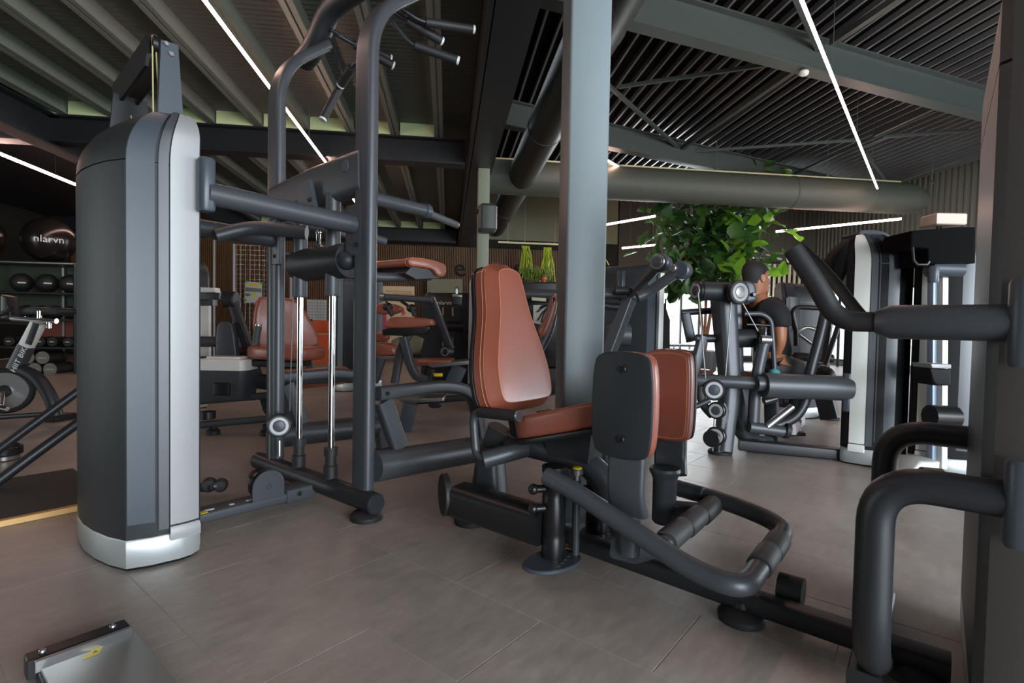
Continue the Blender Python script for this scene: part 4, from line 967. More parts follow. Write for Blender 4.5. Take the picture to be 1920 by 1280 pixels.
mb = MB(); disc(mb, D(1334, 822, 3.7), -CF-CRh*.9, .06, .02); part('pulley_cheek', mb, M_BLK, t)
ptube(t, 'pulley_link', 3.7, [(1340, 775), (1336, 845)], .005, M_WIRE)
slab(t, 'mast_bracket', 3.75, [(1345, 850), (1352, 790), (1358, 752), (1368, 770), (1360, 850)], .1, M_FRAME)
foot(t, tuple(G(1350, 850))[:2], .085)
slab(t, 'centre_housing', 4.0, [(1370, 560), (1392, 540), (1398, 700), (1370, 705)], .2, M_FRAME, .03)
mb = MB(); mb.tube(m3(3.9, (1372, 634), (1416, 634)), .068, 20); part('arm_drum', mb, M_PLAST, t)
pulley(t, D(1430, 625, 3.85), (-CF*.5+CRh), .06, .04)
ptube(t, 'swing_arm', 3.75, [(1442, 636), (1432, 645), (1422, 690), (1415, 740), (1412, 795)], .04, M_FRAME, .2)
ptube(t, 'arm_pivot', 3.72, [(1426, 636), (1444, 637)], .03, M_STEEL)
ptube(t, 'foot_tube', 3.72, [(1404, 800), (1440, 805), (1478, 810)], .04, M_FRAME)
ptube(t, 'foot_tube_cap', 3.72, [(1470, 806), (1478, 808)], .055, M_RUB)
ptube(t, 'curved_lever', 3.75, [(1553, 560), (1540, 620), (1518, 700), (1510, 755), (1490, 785), (1440, 803)], .036, M_DARK, .3)
ptube(t, 'chrome_link', 3.7, [(1438, 800), (1486, 762)], .024, M_STEEL); ptube(t, 'chrome_link', 4.1, [(1432, 752), (1455, 746)], .03, M_STEEL)
ptube(t, 'handle_loop', 3.9, [(1395, 588), (1430, 588), (1446, 600), (1450, 650), (1453, 705)], .018, M_FRAME, .15)
ptube(t, 'cross_wire', 3.9, [(1400, 608), (1446, 610)], .01, M_BLK)
pbar(t, 'floor_beam', 3.9, [(1385, 832), (1590, 852, 3.7)], .1, .08, M_DARK)
pbar(t, 'side_arm', 4.1, [(1285, 588), (1296, 640)], .06, .07, M_FRAME); ptube(t, 'side_arm_bar', 4.1, [(1278, 586), (1335, 582)], .025, M_DARK)
pbar(t, 'front_arm', 3.9, [(1318, 630), (1300, 700), (1292, 720)], .06, .07, M_FRAME); ptube(t, 'front_arm_bar', 3.9, [(1305, 634), (1345, 634)], .03, M_DARK)
ptube(t, 'low_link', 3.6, [(1290, 768), (1330, 750)], .02, M_DARK)
slab(t, 'small_seat', 4.5, [(1310, 693), (1338, 695), (1338, 706), (1310, 704)], .25, M_LEATH, .02)
pbar(t, 'lower_arm', 4.0, [(1308, 715), (1318, 760), (1335, 778)], .06, .06, M_DARK)
slab(t, 'weight_shield', 4.2, [(1378, 705), (1430, 710), (1425, 820), (1385, 815)], .15, M_BLK, .02)
slab(t, 'back_pad', 4.3, [(1366, 535), (1374, 526), (1395, 523), (1418, 528), (1424, 545), (1428, 600), (1425, 640), (1380, 640)], .1, M_LEATH, .03, 4, smooth=1)
slab(t, 'seat', 4.25, [(1420, 700), (1470, 702), (1472, 712), (1420, 714)], .35, M_LEATH, .02)
slab(t, 'foot_plate', 4.02, [(1462, 812), (1512, 812), (1512, 818), (1462, 818)], .2, M_DARK, .01)
pbar(t, 'seat_post', 4.3, [(1445, 712), (1448, 830)], .1, .1, M_DARK)

# ---- tower with lettering behind the man
c = D(1502, 660, 5.6); t = thing('lettered_tower_machine', 'dark weight tower with white lettering behind the seated man', 'gym machine', (c.x, c.y, 0))
tower(t, c.x, c.y, math.atan2(CF.y, CF.x)+.5, 1.40, logo='nlarvn')
slab(t, 'weight_window', 5.28, [(1474, 558), (1478, 555), (1500, 556), (1502, 560), (1501, 665), (1474, 665)], .02, M_BLK, .004)
slab(t, 'window_strip', 5.25, [(1474, 558), (1482, 558), (1481, 664), (1474, 664)], .02, M_PANEL, .002)
ptube(t, 'handle_bar', 5.0, [(1548, 578), (1495, 575), (1484, 585), (1488, 605), (1492, 620)], .024, M_DARK, .1)
ptube(t, 'curved_grip', 5.0, [(1494, 622), (1512, 612), (1530, 618), (1540, 612)], .018, M_STEEL, .08); ptube(t, 'curved_grip', 5.0, [(1498, 626), (1524, 645)], .018, M_STEEL)
ptube(t, 'side_grip', 5.0, [(1492, 620), (1493, 648)], .022, M_RUB)
ptube(t, 'level_tube', 4.9, [(1490, 668), (1560, 672)], .04, M_DARK)
pbar(t, 'front_leg', 4.7, [(1556, 600), (1545, 680)], .05, .07, M_PANEL, up=(1, 0, 0)); pbar(t, 'front_leg', 4.6, [(1572, 610), (1545, 690)], .04, .05, M_FRAME, up=(1, 0, 0))
mb = MB(); mb.ball(D(1546, 705, 4.5), .085, 18); part('round_weight', mb, M_PLAST, t)
pulley(t, D(1538, 690, 4.55), -CF, .045, .04)
pbar(t, 'rear_leg', 4.7, [(1545, 740), (1556, 782)], .14, .14, M_FRAME, up=(1, 0, 0)); foot(t, tuple(G(1556, 786))[:2], .09)

# ---- second tower
t = thing('banded_tower_machine', 'tall silver-banded tower with a deep black head box, right of the cable machine tower', 'gym machine', (4.62, .02, 0))
tower(t, 4.64, -.03, PI/2, 1.56, silver=M_SIL2, panel_m=M_DPAN, body_m=M_BLKM, xin=.17, sx=.04)
slab(t, 'head_box', 3.14, [(1709, 440), (1712, 432), (1795, 425), (1830, 425), (1830, 493), (1742, 495), (1741, 466), (1709, 462)], .25, mat('dull_black_box', (12, 12, 12), .9, spec=.08), .01)
mb = MB(); mb.tube([D(x, y, 3.12) for x, y in ((1711, 463), (1713, 488), (1720, 496), (1738, 496), (1742, 490))], .008, 8); part('head_bracket', mb, M_BLK, t)
ptube(t, 'head_tube', 3.2, [(1742, 504), (1800, 506)], .05, M_PANEL); clamp(t, D(1750, 514, 3.15), .1, .025)
slab(t, 'inner_panel', 3.26, [(1750, 520), (1772, 520), (1772, 880), (1748, 880)], .05, mat('pale_blue_panel', (150, 168, 190), .35, .2), .004)
slab(t, 'inner_strip', 3.22, [(1768, 512), (1779, 512), (1777, 880), (1766, 880)], .05, M_WHITE, .004)
slab(t, 'cup_tray', 3.08, [(1744, 690), (1784, 692), (1784, 723), (1757, 723), (1750, 715)], .15, M_BLKM, .012); slab(t, 'tray_lid', 3.06, [(1746, 682), (1784, 683), (1784, 691), (1748, 690)], .15, M_SILVER, .004)
ptube(t, 'black_roller', 3.0, [(1743, 780), (1790, 782)], .065, M_BLK)
ptube(t, 'brass_knob', 2.9, [(1728, 885), (1765, 888)], .03, mat('aged_brass', (120, 100, 70), .35, .8)); slab(t, 'foot_cover', 3.2, [(1700, 895), (1728, 865), (1765, 866), (1763, 893)], .2, M_WHITE, .02)
c = D(1768, 414, 3.3); t = thing('towel_box', 'small pinkish white box standing on top of the black head box', 'box', c-Vector((0, 0, .04)))
mb = MB(); mb.box(c, (.19, .14, .07), math.atan2(CRh.y, CRh.x), .008); part('box_body', mb, mat('rose_white_card', (200, 180, 165), .5), t)
mb = MB(); a_ = [D(1762, 404, 3.3), D(1778, 402, 3.3), D(1792, 406, 3.35)]; mb.tube(a_, .005, 6, .02); part('cord_loop', mb, M_BLK, t)
for px in (1757, 1764): mb = MB(); p = D(px, 427, 3.3); mb.box(p, (.012, .012, .02)); part('box_foot', mb, M_BLK, t)

# ---- jackets hung on the cable machine tower
def cloth(name, dep, pts, th, m, label, seed):
    c = sum((D(x, y, dep) for x, y in pts), Vector())/len(pts); t_ = thing(name, label, 'jacket', c)
    slab(t_, 'cloth', dep, pts, th, m, .03, 4, smooth=2)
    return t_
j = cloth('dark_jacket', 4.25, [(1556, 505), (1566, 475), (1590, 452), (1616, 436), (1625, 440), (1600, 465), (1588, 500), (1580, 545), (1566, 530)], .16, mat('black_cloth', (17, 17, 18), .85, 0, .2, 9, .5, 30), 'black jacket hanging over the left side of the silver-banded tower', 1)
slab(j, 'sleeve', 3.95, [(1660, 452), (1672, 448), (1683, 460), (1682, 500), (1676, 515), (1672, 480), (1664, 465)], .06, MATS['black_cloth'], .02, 3, smooth=2)
j2 = cloth('grey_hoodie', 3.85, [(1604, 438), (1622, 430), (1642, 429), (1665, 434), (1680, 446), (1690, 462), (1668, 458), (1650, 446), (1628, 441)], .22, mat('grey_cloth', (82, 82, 90), .85, 0, .2, 9, .5, 30), 'grey hooded top bunched on top of the silver-banded tower', 2)

# ================================================================ LEFT EDGE
t = thing('training_platform', 'low black rubber platform with a pale wood edge left of the weight tower', 'platform', (0.0, 3.5, 0))
mb = MB(); mb.box((-.42, 3.5, .012), (2.34, .78, .024)); part('rubber_mat', mb, mat('black_rubber_mat', (46, 42, 41), .75, 0, .15, 60), t)
mb = MB(); mb.box((-.42, 3.095, .014), (2.34, .035, .026), 0, .002); part('wood_edge', mb, mat('pale_wood', (214, 172, 112), .5, 0, .15, 12), t)
t = thing('sled_rail_machine', 'machine with two dark slanting tubes rising behind the weight tower at far left', 'gym machine', tuple(G(60, 880)))
ptube(t, 'slanted_rail', 0, [(-60, 885, 2.9), (60, 797, 3.05), (150, 731, 3.2)], .024, M_DARK, 0); ptube(t, 'slanted_rail', 0, [(-60, 944, 2.6), (60, 855, 2.75), (150, 790, 2.9)], .026, M_DARK, 0)
mb = MB(); c = D(8, 838, 3.3); disc(mb, (c.x, c.y, .06), (0, 0, 1), .09, .05, 24); part('base_disc', mb, M_BLK, t)
mb = MB(); disc(mb, (c.x, c.y, .018), (0, 0, 1), .075, .03, 24); part('base_ring', mb, M_STEEL, t)
mb = MB(); mb.tube([D(0, 838, 3.3), D(30, 838, 3.3)], .03, 12); part('base_tube', mb, M_DARK, t)
t = thing('wheeled_foot', 'small black wheeled foot on the floor right of the weight tower', 'wheel', tuple(G(392, 915)))
c = G(392, 912, .05)
for dx, r_ in ((0, .035), (.06, .032)):
    mb = MB(); disc(mb, c+CRh*dx+Vector((0, 0, .01)), -CF+CRh*.4, r_, .05, 20, .008); part('wheel', mb, M_RUB, t)
mb = MB(); disc(mb, c+CRh*.05-CF*.03+Vector((0, 0, .012)), -CF+CRh*.4, .009, .01); part('hub_bolt', mb, M_STEEL, t)
mb = MB(); mb.bar([c-CRh*.12-Vector((0, 0, .01)), c+CRh*.02], .05, .04, .012); part('foot_bar', mb, M_DARK, t)
# foot plate in the near left corner
t = thing('steel_foot_plate', 'grey steel foot plate with black channel and yellow sticker in the near left corner', 'foot plate', (.36, 1.6, 0))
mb = MB(); mb.box((.36, 1.45, .03), (.20, .50, .012), 0, .002); part('plate', mb, mat('matt_grey_plate', (150, 152, 146), .45, .3, .05, 10), t)
mb = MB(); mb.box((.343, 1.722, .035), (.21, .045, .05), 0, .003); part('channel', mb, M_BLK, t)
mb = MB(); mb.box((.35, 1.688, .045), (.20, .012, .03), 0, .002); part('channel_lip', mb, M_STEEL, t)
for x in (.27, .415): bolt(t, (x, 1.722, .06), (0, 0, 1), .008, M_STEEL)
mb = MB(); mb.loft([[Vector((x, y, z)) for x, y in ((.335, 1.655), (.36, 1.682), (.385, 1.682), (.37, 1.655))] for z in (.0362, .0368)]); part('warning_sticker', mb, M_YEL, t)
mb = MB(); mb.loft([[Vector((x, y, z)) for x, y in ((.358, 1.664), (.366, 1.675), (.370, 1.664))] for z in (.0369, .0372)]); part('sticker_mark', mb, M_BLK, t)
mb = MB(); mb.box((.265, 1.5, .015), (.02, .5, .03)); mb.box((.45, 1.5, .015), (.02, .4, .03)); part('plate_support', mb, M_DARK, t)

# ---- spinning bike
t = thing('spinning_bike', 'indoor cycle with white printed frame tube and silver flywheel at far left', 'exercise bike', ground_at(100, 785))
DB = 4.4
ptube(t, 'seat_rail', DB, [(22, 596), (106, 602)], .022, M_CHROME, 0); ptube(t, 'adjuster', DB, [(74, 600), (74, 583)], .018, M_CHROME, 0)
pbar(t, 'frame_tube', DB, [(72, 606), (48, 652)], .09, .09, M_WHITE, 0, rr=.02); pbar(t, 'frame_tube', DB, [(50, 648), (28, 692)], .095, .1, M_FRAME, 0, rr=.02)
pbar(t, 'slot_plate', DB-.05, [(68, 606), (53, 645)], .012, .05, M_DARK, 0, rr=.004)
a_, b_ = D(32, 682, DB-.1), D(46, 655, DB-.1)
text_part('printed_lettering', 'HIIT BIKE', .062, textM((D(37, 671, DB-.13)), (b_-a_), (-CRh*.9+Vector((0, 0, .5)))), M_WHITE, t)
slab(t, 'saddle', DB, [(40, 580), (52, 574), (80, 577), (108, 576), (116, 582), (108, 592), (84, 588), (52, 590), (42, 587)], .18, M_RUB, .02, 4, smooth=2)
ptube(t, 'saddle_clamp', DB, [(92, 604), (92, 615)], .02, M_CHROME, 0)
nB = (-CF*.9+CRh*.45).normalized(); c = D(12, 732, DB)
mb = MB(); disc(mb, c, nB, .19, .05, 40, .01); o = part('flywheel', mb, M_BLK, t)
mb = MB(); disc(mb, c+nB*.03, nB, .155, .012, 40); part('flywheel_disc', mb, M_STEEL, o)
mb = MB(); disc(mb, c+nB*.045, nB, .05, .03, 24); part('crank_hub', mb, M_BLK, t)
mb = MB(); mb.bar([c+nB*.07, D(2, 760, DB-.2)], .03, .02, .006); part('crank_arm', mb, M_STEEL, t)
ptube(t, 'rear_leg', DB, [(30, 688), (70, 705), (96, 745), (106, 780)], .05, M_DARK, .4)
ptube(t, 'floor_bar', DB, [(-40, 785), (90, 776)], .02, M_DARK, 0); mb = MB(); c = G(114, 787); mb.box(c+Vector((0, 0, .025)), (.22, .12, .05), UA-.2, .015); part('foot_pad', mb, M_RUB, t)
ptube(t, 'handlebar', DB, [(-30, 592), (8, 588), (20, 575)], .02, M_RUB, .05); slab(t, 'handlebar_console', DB, [(0, 552), (14, 556), (20, 596), (0, 598)], .1, M_BLK, .01)
ptube(t, 'pedal', DB-.2, [(-2, 762), (14, 766)], .02, M_CHROME, 0)

# ---- ball and dumbbell rack
RU = 9.2
def pr9(px, py): return PU(px, py, RU)
t = thing('storage_rack', 'tall black storage rack with curved rails behind the spinning bike', 'rack', tuple(Vector((pr9(75, 700).x, pr9(75, 700).y, 0))))
def shelf(y0, y1, x0=-60, x1=143):
    a, b = pr9(x0, y0), pr9(x1, y1); z = (a.z+b.z)/2; a.z = z; b.z = z; return a, b
ztops = {}
for k, (y0, y1) in enumerate(((483, 500), (545, 552), (597, 600), (650, 653), (705, 708))):
    a, b = shelf(y0, y1); ztops[k] = a.z
    mb = MB(); mb.tube([a, b], .02, 10); mb.tube([a+UD*.42, b+UD*.42], .02, 10); part('shelf_rail', mb, M_STEEL if k == 0 else M_DARK, t)
    mb = MB(); mb.loft([[p+Vector((0, 0, dz)) for p in (a, b, b+UD*.42, a+UD*.42)] for dz in (-.02, -.008)]); part('shelf_board', mb, M_BLK, t)
for px in (-55, 141):
    q = pr9(px, 600)
    for du_ in (0, .42):
        mb = MB(); mb.tube([Vector((q.x, q.y, 0))+UD*du_, Vector((q.x, q.y, ztops[0]))+UD*du_], .024, 10); part('rack_post', mb, M_DARK, t)
q = pr9(78, 560); mb = MB(); mb.bar([Vector((q.x, q.y, .05))+UD*.46, Vector((q.x, q.y, ztops[0]-.03))+UD*.46], .09, .03, .004); part('rear_post', mb, M_SILVER, t)
a, b = shelf(614, 616, 15, 138); mb = MB(); mb.loft([[p+UD*.45+Vector((0, 0, dz)) for p in (a, b)]+[p+UD*.46+Vector((0, 0, dz)) for p in (b, a)] for dz in (-.3, .12)]); part('orange_back_panel', mb, mat('rust_panel', (120, 44, 22), .5), t)
a, b = shelf(520, 520, -50, 138); mb = MB(); mb.loft([[p+UD*.48+Vector((0, 0, dz)) for p in (a, b)]+[p+UD*.49+Vector((0, 0, dz)) for p in (b, a)] for dz in (-.75, .28)]); part('green_back_panel', mb, mat('dark_green_panel', (52, 60, 48), .6), t)
M_BALL = mat('black_vinyl_ball', (24, 22, 21), .22)
def onshelf(px, k, r, dv=.2):
    p = pr9(px, 560); return Vector((p.x, p.y, ztops[k]+.02+r))+UD*dv
for px, lab in ((75, 'large black exercise ball on top of the rack with white lettering'), (-62, 'large black exercise ball half out of the picture on top of the rack')):
    c = onshelf(px, 0, .36, .2); tb = thing('exercise_ball', lab, 'ball', c-Vector((0, 0, .36)), 'exercise balls on the rack')
    mb = MB(); mb.ball(c, .36, 32); part('ball_skin', mb, M_BALL, tb)
    if px > 0:
        n_ = (CAMP-c).normalized(); cc_ = c+n_*.362+Vector((0, 0, .02)); text_part('ball_lettering', 'nlarvn', .15, textM(cc_, Vector((0, 0, 1)).cross(n_), (0, 0, 1)), M_WHITE, tb)
for px, lab in ((22, 'left'), (72, 'middle'), (116, 'right')):
    r = .15; c = onshelf(px, 1, r); tb = thing('medicine_ball', 'black medicine ball on the second shelf, %s of three' % lab, 'ball', c-Vector((0, 0, r)), 'medicine balls')
    mb = MB(); mb.ball(c, r, 24); part('ball_skin', mb, M_RUB, tb)
    n_ = (CAMP-c).normalized(); mb = MB(); cc_ = c+n_*r; mb.box(cc_, (.1, .008, .02), UA-PI/2+.5); part('white_mark', mb, M_WHITE, tb)
for px, lab in ((38, 'left'), (66, 'second from left'), (95, 'second from right'), (124, 'right')):
    r = .105; c = onshelf(px, 2, r, .12); tb = thing('slam_ball', 'small black weighted ball on the third shelf, %s one' % lab, 'ball', c-Vector((0, 0, r)), 'weighted balls')
    mb = MB(); mb.ball(c, r, 20); part('ball_skin', mb, M_RUB, tb)
    n_ = (CAMP-c).normalized(); text_part('number_mark', '10', .07, textM(c+n_*(r+.002), Vector((0, 0, 1)).cross(n_), (0, 0, 1)), M_WHITE, tb)
for px, lab in ((10, 'leftmost'), (45, 'second'), (68, 'third'), (92, 'fourth'), (122, 'rightmost')):
    c = onshelf(px, 3, .075, .1); tb = thing('dumbbell', 'black round dumbbell on the fourth shelf, %s' % lab, 'dumbbell', c-Vector((0, 0, .075)), 'dumbbells on the rack')
    for du_ in (0, .18):
        mb = MB(); disc(mb, c+UD*du_, UD, .08, .1, 24, .012); o = part('weight_head', mb, M_RUB, tb)
        if du_ == 0: mb = MB(); mb.box(c-UD*.052, (.06, .004, .014), UA-PI/2); part('white_mark', mb, M_WHITE, o)
    mb = MB(); mb.tube([c, c+UD*.18], .018, 10); part('handle', mb, M_CHROME, tb)
for px, row, lab in ((34, 0, 'lower left'), (65, 0, 'lower middle'), (94, 0, 'lower right'), (52, 1, 'upper left'), (80, 1, 'upper right')):
    r = .105; p = pr9(px, 690); c = Vector((p.x, p.y, ztops[4]+.02+r+row*.185)); tb = thing('foam_roller', 'grey foam roller lying end on at the rack bottom, %s' % lab, 'foam roller', c-Vector((0, 0, r)), 'foam rollers under the rack')
    mb = MB(); mb.tube([c, c+UD*.4], r, 24); part('roller_body', mb, M_RUB, tb)
    mb = MB(); disc(mb, c-UD*.002, UD, r*.96, .01, 24); o = part('roller_end', mb, mat('grey_foam_end', (120, 120, 116), .7), tb)
    text_part('end_lettering', 'nlarvn', .05, textM(c-UD*.009, VD, Vector((0, 0, 1))+VD*.3), M_WHITE, tb)

# ================================================================ BACK WALL THINGS
UB = 13.9
def pb(px, py, u=UB): return PU(px, py, u)
def flat(parent, name, pts, u, th, m, label=None):
    P = [pb(x, y, u) for x, y in pts]; mb = MB(); mb.loft([[p+UD*d for p in P] for d in (0, th)]); return part(name, mb, m, parent, label)
for k, (px, y0, lab) in enumerate(((401, 450, 'pale steel post in front of the slatted wall, leftmost'), (438, 457, 'pale steel post left of the taped poster'), (545, 520, 'pale steel post left of the white wire grid'), (566, 520, 'pale steel post touching the left edge of the white wire grid'))):
    p = pb(px, 600, 12.6); q = pb(px, y0, 12.6); mb = MB(); mb.bar([Vector((p.x, p.y, 0)), Vector((p.x, p.y, q.z))], .05, .05, .006); mb.box((p.x, p.y, .006), (.12, .12, .012), UA)
    solo('steel_post', mb, M_SILVER, lab, 'post', (p.x, p.y, 0), 'pale steel posts')
def grid(name, x0, x1, y0, y1, nx, ny, label, back=None, u=13.0):
    a, b = pb(x0, y1, u), pb(x1, y0, u); t_ = thing(name, label, 'wire grid', tuple(Vector((a.x, a.y, a.z))))
    mb = MB(); z0, z1 = a.z, b.z; L = (Vector((b.x, b.y, 0))-Vector((a.x, a.y, 0)))
    for k in range(nx+1): p = a+L*(k/nx); mb.bar([Vector((p.x, p.y, z0)), Vector((p.x, p.y, z1))], .008, .008, .001, n=1)
    for k in range(ny+1):
        z = z0+(z1-z0)*k/ny; mb.bar([Vector((a.x, a.y, z)), Vector((a.x+L.x, a.y+L.y, z))], .008, .008, .001, n=1)
    o = part('wire_mesh', mb, M_STEEL if back is None else M_WIRE, t_); o['kind'] = 'stuff'
    if back:
        mb = MB(); mb.loft([[Vector((a.x, a.y, z)), Vector((a.x+L.x, a.y+L.y, z)), Vector((a.x+L.x, a.y+L.y, z))+UD*.02, Vector((a.x, a.y, z))+UD*.02] for z in (z0, z1)]); o2 = part('backing', mb, back, t_); o2.location = UD*.03
    mb = MB(); p = a+L*.5; mb.bar([Vector((p.x, p.y, 0)), Vector((p.x, p.y, z0+.05))], .03, .03, .004); part('stand', mb, M_WIRE, t_)
    return t_
grid('wire_grid', 442, 530, 462, 640, 10, 20, 'tall wire grid panel with a taped poster before the slatted wall')
grid('white_wire_grid', 575, 612, 562, 612, 7, 9, 'pale panel behind square wire grid above the orange counter', back=M_WHITE)
t = thing('poster', 'white poster with yellow headline taped to the wire grid', 'poster', tuple(pb(475, 550, 12.95)))
flat(t, 'sheet', [(459, 527), (491, 530), (491, 566), (458, 568)], 12.95, .01, mat('poster_paper', (190, 196, 190), .5))
flat(t, 'headline', [(464, 531), (489, 533), (488, 537), (464, 535)], 12.94, .01, M_YEL); flat(t, 'headline', [(469, 549), (480, 550), (480, 553), (469, 552)], 12.94, .01, M_YEL)
flat(t, 'photo_print', [(460, 538), (490, 541), (490, 548), (460, 546)], 12.94, .01, mat('poster_grey', (110, 116, 120), .5)); flat(t, 'photo_print', [(460, 549), (469, 550), (469, 555), (460, 555)], 12.94, .01, MATS['poster_grey'])
for x, y in ((461, 527), (491, 531), (459, 562)):
    flat(t, 'tape', [(x-2, y-3), (x+2, y-2), (x+2, y+3), (x-2, y+2)], 12.93, .01, mat('green_tape', (70, 160, 50), .5))
c = pb(748, 560, 13.0); t = thing('notice_board', 'cream notice board with two rows of orange capitals on the slatted wall', 'sign', tuple(c))
flat(t, 'board', [(717, 536), (777, 537), (777, 655), (717, 655)], 13.0, .03, mat('cream_board', (206, 184, 146), .5))
MO = mat('orange_print', (196, 120, 66), .6)
for s_, y in (('NAAST BEN PLUGGEN', 546.5), ('JOUW OEFENING', 551)):
    text_part('printed_line', s_, .062 if y < 550 else .06, textM(pb(748 if y < 550 else 757, y, 12.99), VD, (0, 0, 1)), MO, t)
flat(t, 'pink_print', [(717, 590), (724, 588), (728, 655), (717, 655)], 12.98, .01, mat('magenta_print', (170, 60, 100), .5))
flat(t, 'red_print', [(753, 580), (757, 577), (760, 588), (755, 592)], 12.98, .01, mat('red_print', (210, 60, 60), .5))
t = thing('olive_board', 'plain olive board on the slatted wall behind the lettered tower', 'board', tuple(pb(828, 560, 13.5)))
flat(t, 'board', [(801, 523), (867, 523), (867, 600), (801, 600)], 13.5, .04, M_WALLG)
for px, lab in ((862, 'black letter e on the slatted wall left of the olive column'), (973, 'black letter e on the slatted wall right of the olive column')):
    c = pb(px, 503, 14.03); t = thing('wall_letter', lab, 'letter', tuple(c), 'black wall letters')
    text_part('letter_body', 'e', .7, textM(c, VD, (0, 0, 1)), M_WALLD, t, ext=.02)
# orange counter
t = thing('orange_counter', 'orange reception counter with pale wood top seen through the pull-up frame', 'counter', tuple(pb(590, 690, 12.0)))
MOR = mat('orange_laminate', (190, 78, 30), .45)
for z0_, z1_, m_, ex, nm in ((0, .62, MOR, 0, 'front_panel'), (.62, .67, mat('pale_oak', (176, 120, 72), .5, 0, .15, 9), .04, 'worktop'), (.67, .95, MOR, -.1, 'back_panel')):
    a, b = pb(570, 660, 12.0), pb(618, 660, 12.0); A0, B0 = Vector((a.x, a.y, 0)), Vector((b.x, b.y, 0))
    d_ = .6 if ex >= 0 else .05; off = UD*(.5 if ex < 0 else 0)
    mb = MB(); mb.loft([[A0-UD*ex*(ex > 0)+off+Vector((0, 0, z)), B0-UD*ex*(ex > 0)+off+Vector((0, 0, z)), B0+UD*d_+off+Vector((0, 0, z)), A0+UD*d_+off+Vector((0, 0, z))] for z in (z0_, z1_)]); part(nm, mb, m_, t)
c = pb(583, 640, 12.2); t = thing('spray_bottle', 'white pump bottle standing on the orange counter', 'bottle', (c.x, c.y, .67))
mb = MB(); mb.lathe([(.05, 0), (.055, .02), (.055, .17), (.02, .2), (.02, .24)], Matrix.Translation((c.x, c.y, .67)), 14); part('bottle_body', mb, M_WHITE, t)
mb = MB(); mb.box((c.x, c.y, .94), (.09, .05, .06), UA, .01); part('pump_head', mb, M_BLK, t)
# hanging greenery by the column
t = thing('hanging_rail', 'thin pale rail hung level left of the steel column', 'rail', tuple(pb(985, 457, 12.2)))
a, b = pb(934, 453, 12.2), pb(1052, 459, 12.2); a.z = b.z = (a.z+b.z)/2; mb = MB(); mb.bar([a, b], .04, .04, .004); part('rail_bar', mb, mat('cream_rail', (200, 196, 150), .5), t)
for f_ in (.15, .42, .9): p = a.lerp(b, f_); mb = MB(); mb.tube([p, Vector((p.x, p.y, 4.42 if f_ < 2 else 4.4))], .006, 5); part('suspension_wire', mb, M_WIRE, t)
def trailing(px, y0, y1, u, lab, n=26, w=9, name='hanging_plant'):
    top = pb(px, y0, u); t_ = thing(name, lab, 'plant', tuple(top), None); M_TR = mat('yellow_green_strands', (150, 170, 40), .6, 0, .2, 8); k_ = u/985
    for q in range(3):
        mb = MB(); rnd = random.Random(px*3+q)
        for i in range(n//3):
            x0_ = rnd.gauss(0, w*.35)*k_; x1_ = rnd.gauss(0, w*.8)*k_; L = (y1-y0)*k_*rnd.uniform(.55, 1); dz = rnd.uniform(-.1, .1)
            mb.tube([top+VD*x0_, top+VD*((x0_+x1_)/2+rnd.uniform(-.04, .04))+UD*dz-Vector((0, 0, L*.5)), top+VD*x1_+UD*dz-Vector((0, 0, L))], .014, 5, .1, 3, )
        part('strand_cluster', mb, M_TR, t_)
    return t_
trailing(984, 461, 522, 12.15, 'yellow-green trailing plant hanging from the rail, left one', 30, 10)
trailing(1027, 464, 538, 12.15, 'yellow-green trailing plant hanging beside the steel column', 26, 9)
trailing(1126, 480, 500, 12.15, 'small trailing plant hanging just right of the steel column', 18, 8)
trailing(1206, 500, 560, 11.0, 'thin trailing plant hanging right of the pull-down machine tower', 12, 5)
c = pb(1008, 515, 11.8); t = thing('moss_planter', 'bushy green plant box with an orange-red flower behind the backrest', 'plant', tuple(c))
mb = MB(); rnd = random.Random(5)
for i in range(90):
    p = c+VD*rnd.uniform(-.28, .3)+UD*rnd.uniform(-.1, .1)+Vector((0, 0, -.12)); d_ = Vector((rnd.uniform(-.1, .1), rnd.uniform(-.1, .1), rnd.uniform(.12, .32))); mb.tube([p, p+d_*.6+VD*rnd.uniform(-.05, .05), p+d_], .01, 4)
o = part('foliage', mb, mat('moss_green', (96, 120, 34), .6, 0, .2, 8), t); o['kind'] = 'stuff'
mb = MB(); mb.ball(pb(1019, 522, 11.7), .06, 10); part('flower', mb, mat('orange_red_flower', (190, 70, 30), .6), t)
mb = MB(); a, b = pb(990, 534, 11.8), pb(1046, 534, 11.8); mb.bar([a, b], .25, .05, .006); part('shelf', mb, mat('pale_wood_shelf', (190, 150, 90), .5), t); mb = MB(); p = (a+b)/2; mb.bar([Vector((p.x, p.y, 0)), p], .3, .2, .01); part('stand', mb, M_BLK, t)

# things before the bright windows
grid('wire_ladder', 1254, 1277, 520, 674, 4, 26, 'tall narrow wire ladder shelf in front of the bright windows', u=12.0)
t = thing('low_cabinet', 'low dark cabinet with white trestle leg before the bright windows', 'cabinet', tuple(pb(1250, 690, 12.4)))
a, b = pb(1196, 660, 12.4), pb(1300, 660, 12.4); A0, B0 = Vector((a.x, a.y, 0)), Vector((b.x, b.y, 0))
mb = MB(); mb.loft([[A0+Vector((0, 0, z)), A0+(B0-A0)*.3+Vector((0, 0, z)), A0+(B0-A0)*.3+UD*.5+Vector((0, 0, z)), A0+UD*.5+Vector((0, 0, z))] for z in (0, .62)]); part('cabinet_body', mb, M_BLK, t)
mb = MB(); mb.bar([A0+Vector((0, 0, .5)), B0+Vector((0, 0, .5))], .4, .05, .01); part('table_top', mb, M_DARK, t)
for f_ in (.35, .62, .9):
    p = A0.lerp(B0, f_); mb = MB(); mb.bar([p-UD*.1, p+Vector((0, 0, .48))-UD*.1], .05, .05, .01); part('leg', mb, M_WHITE, t)
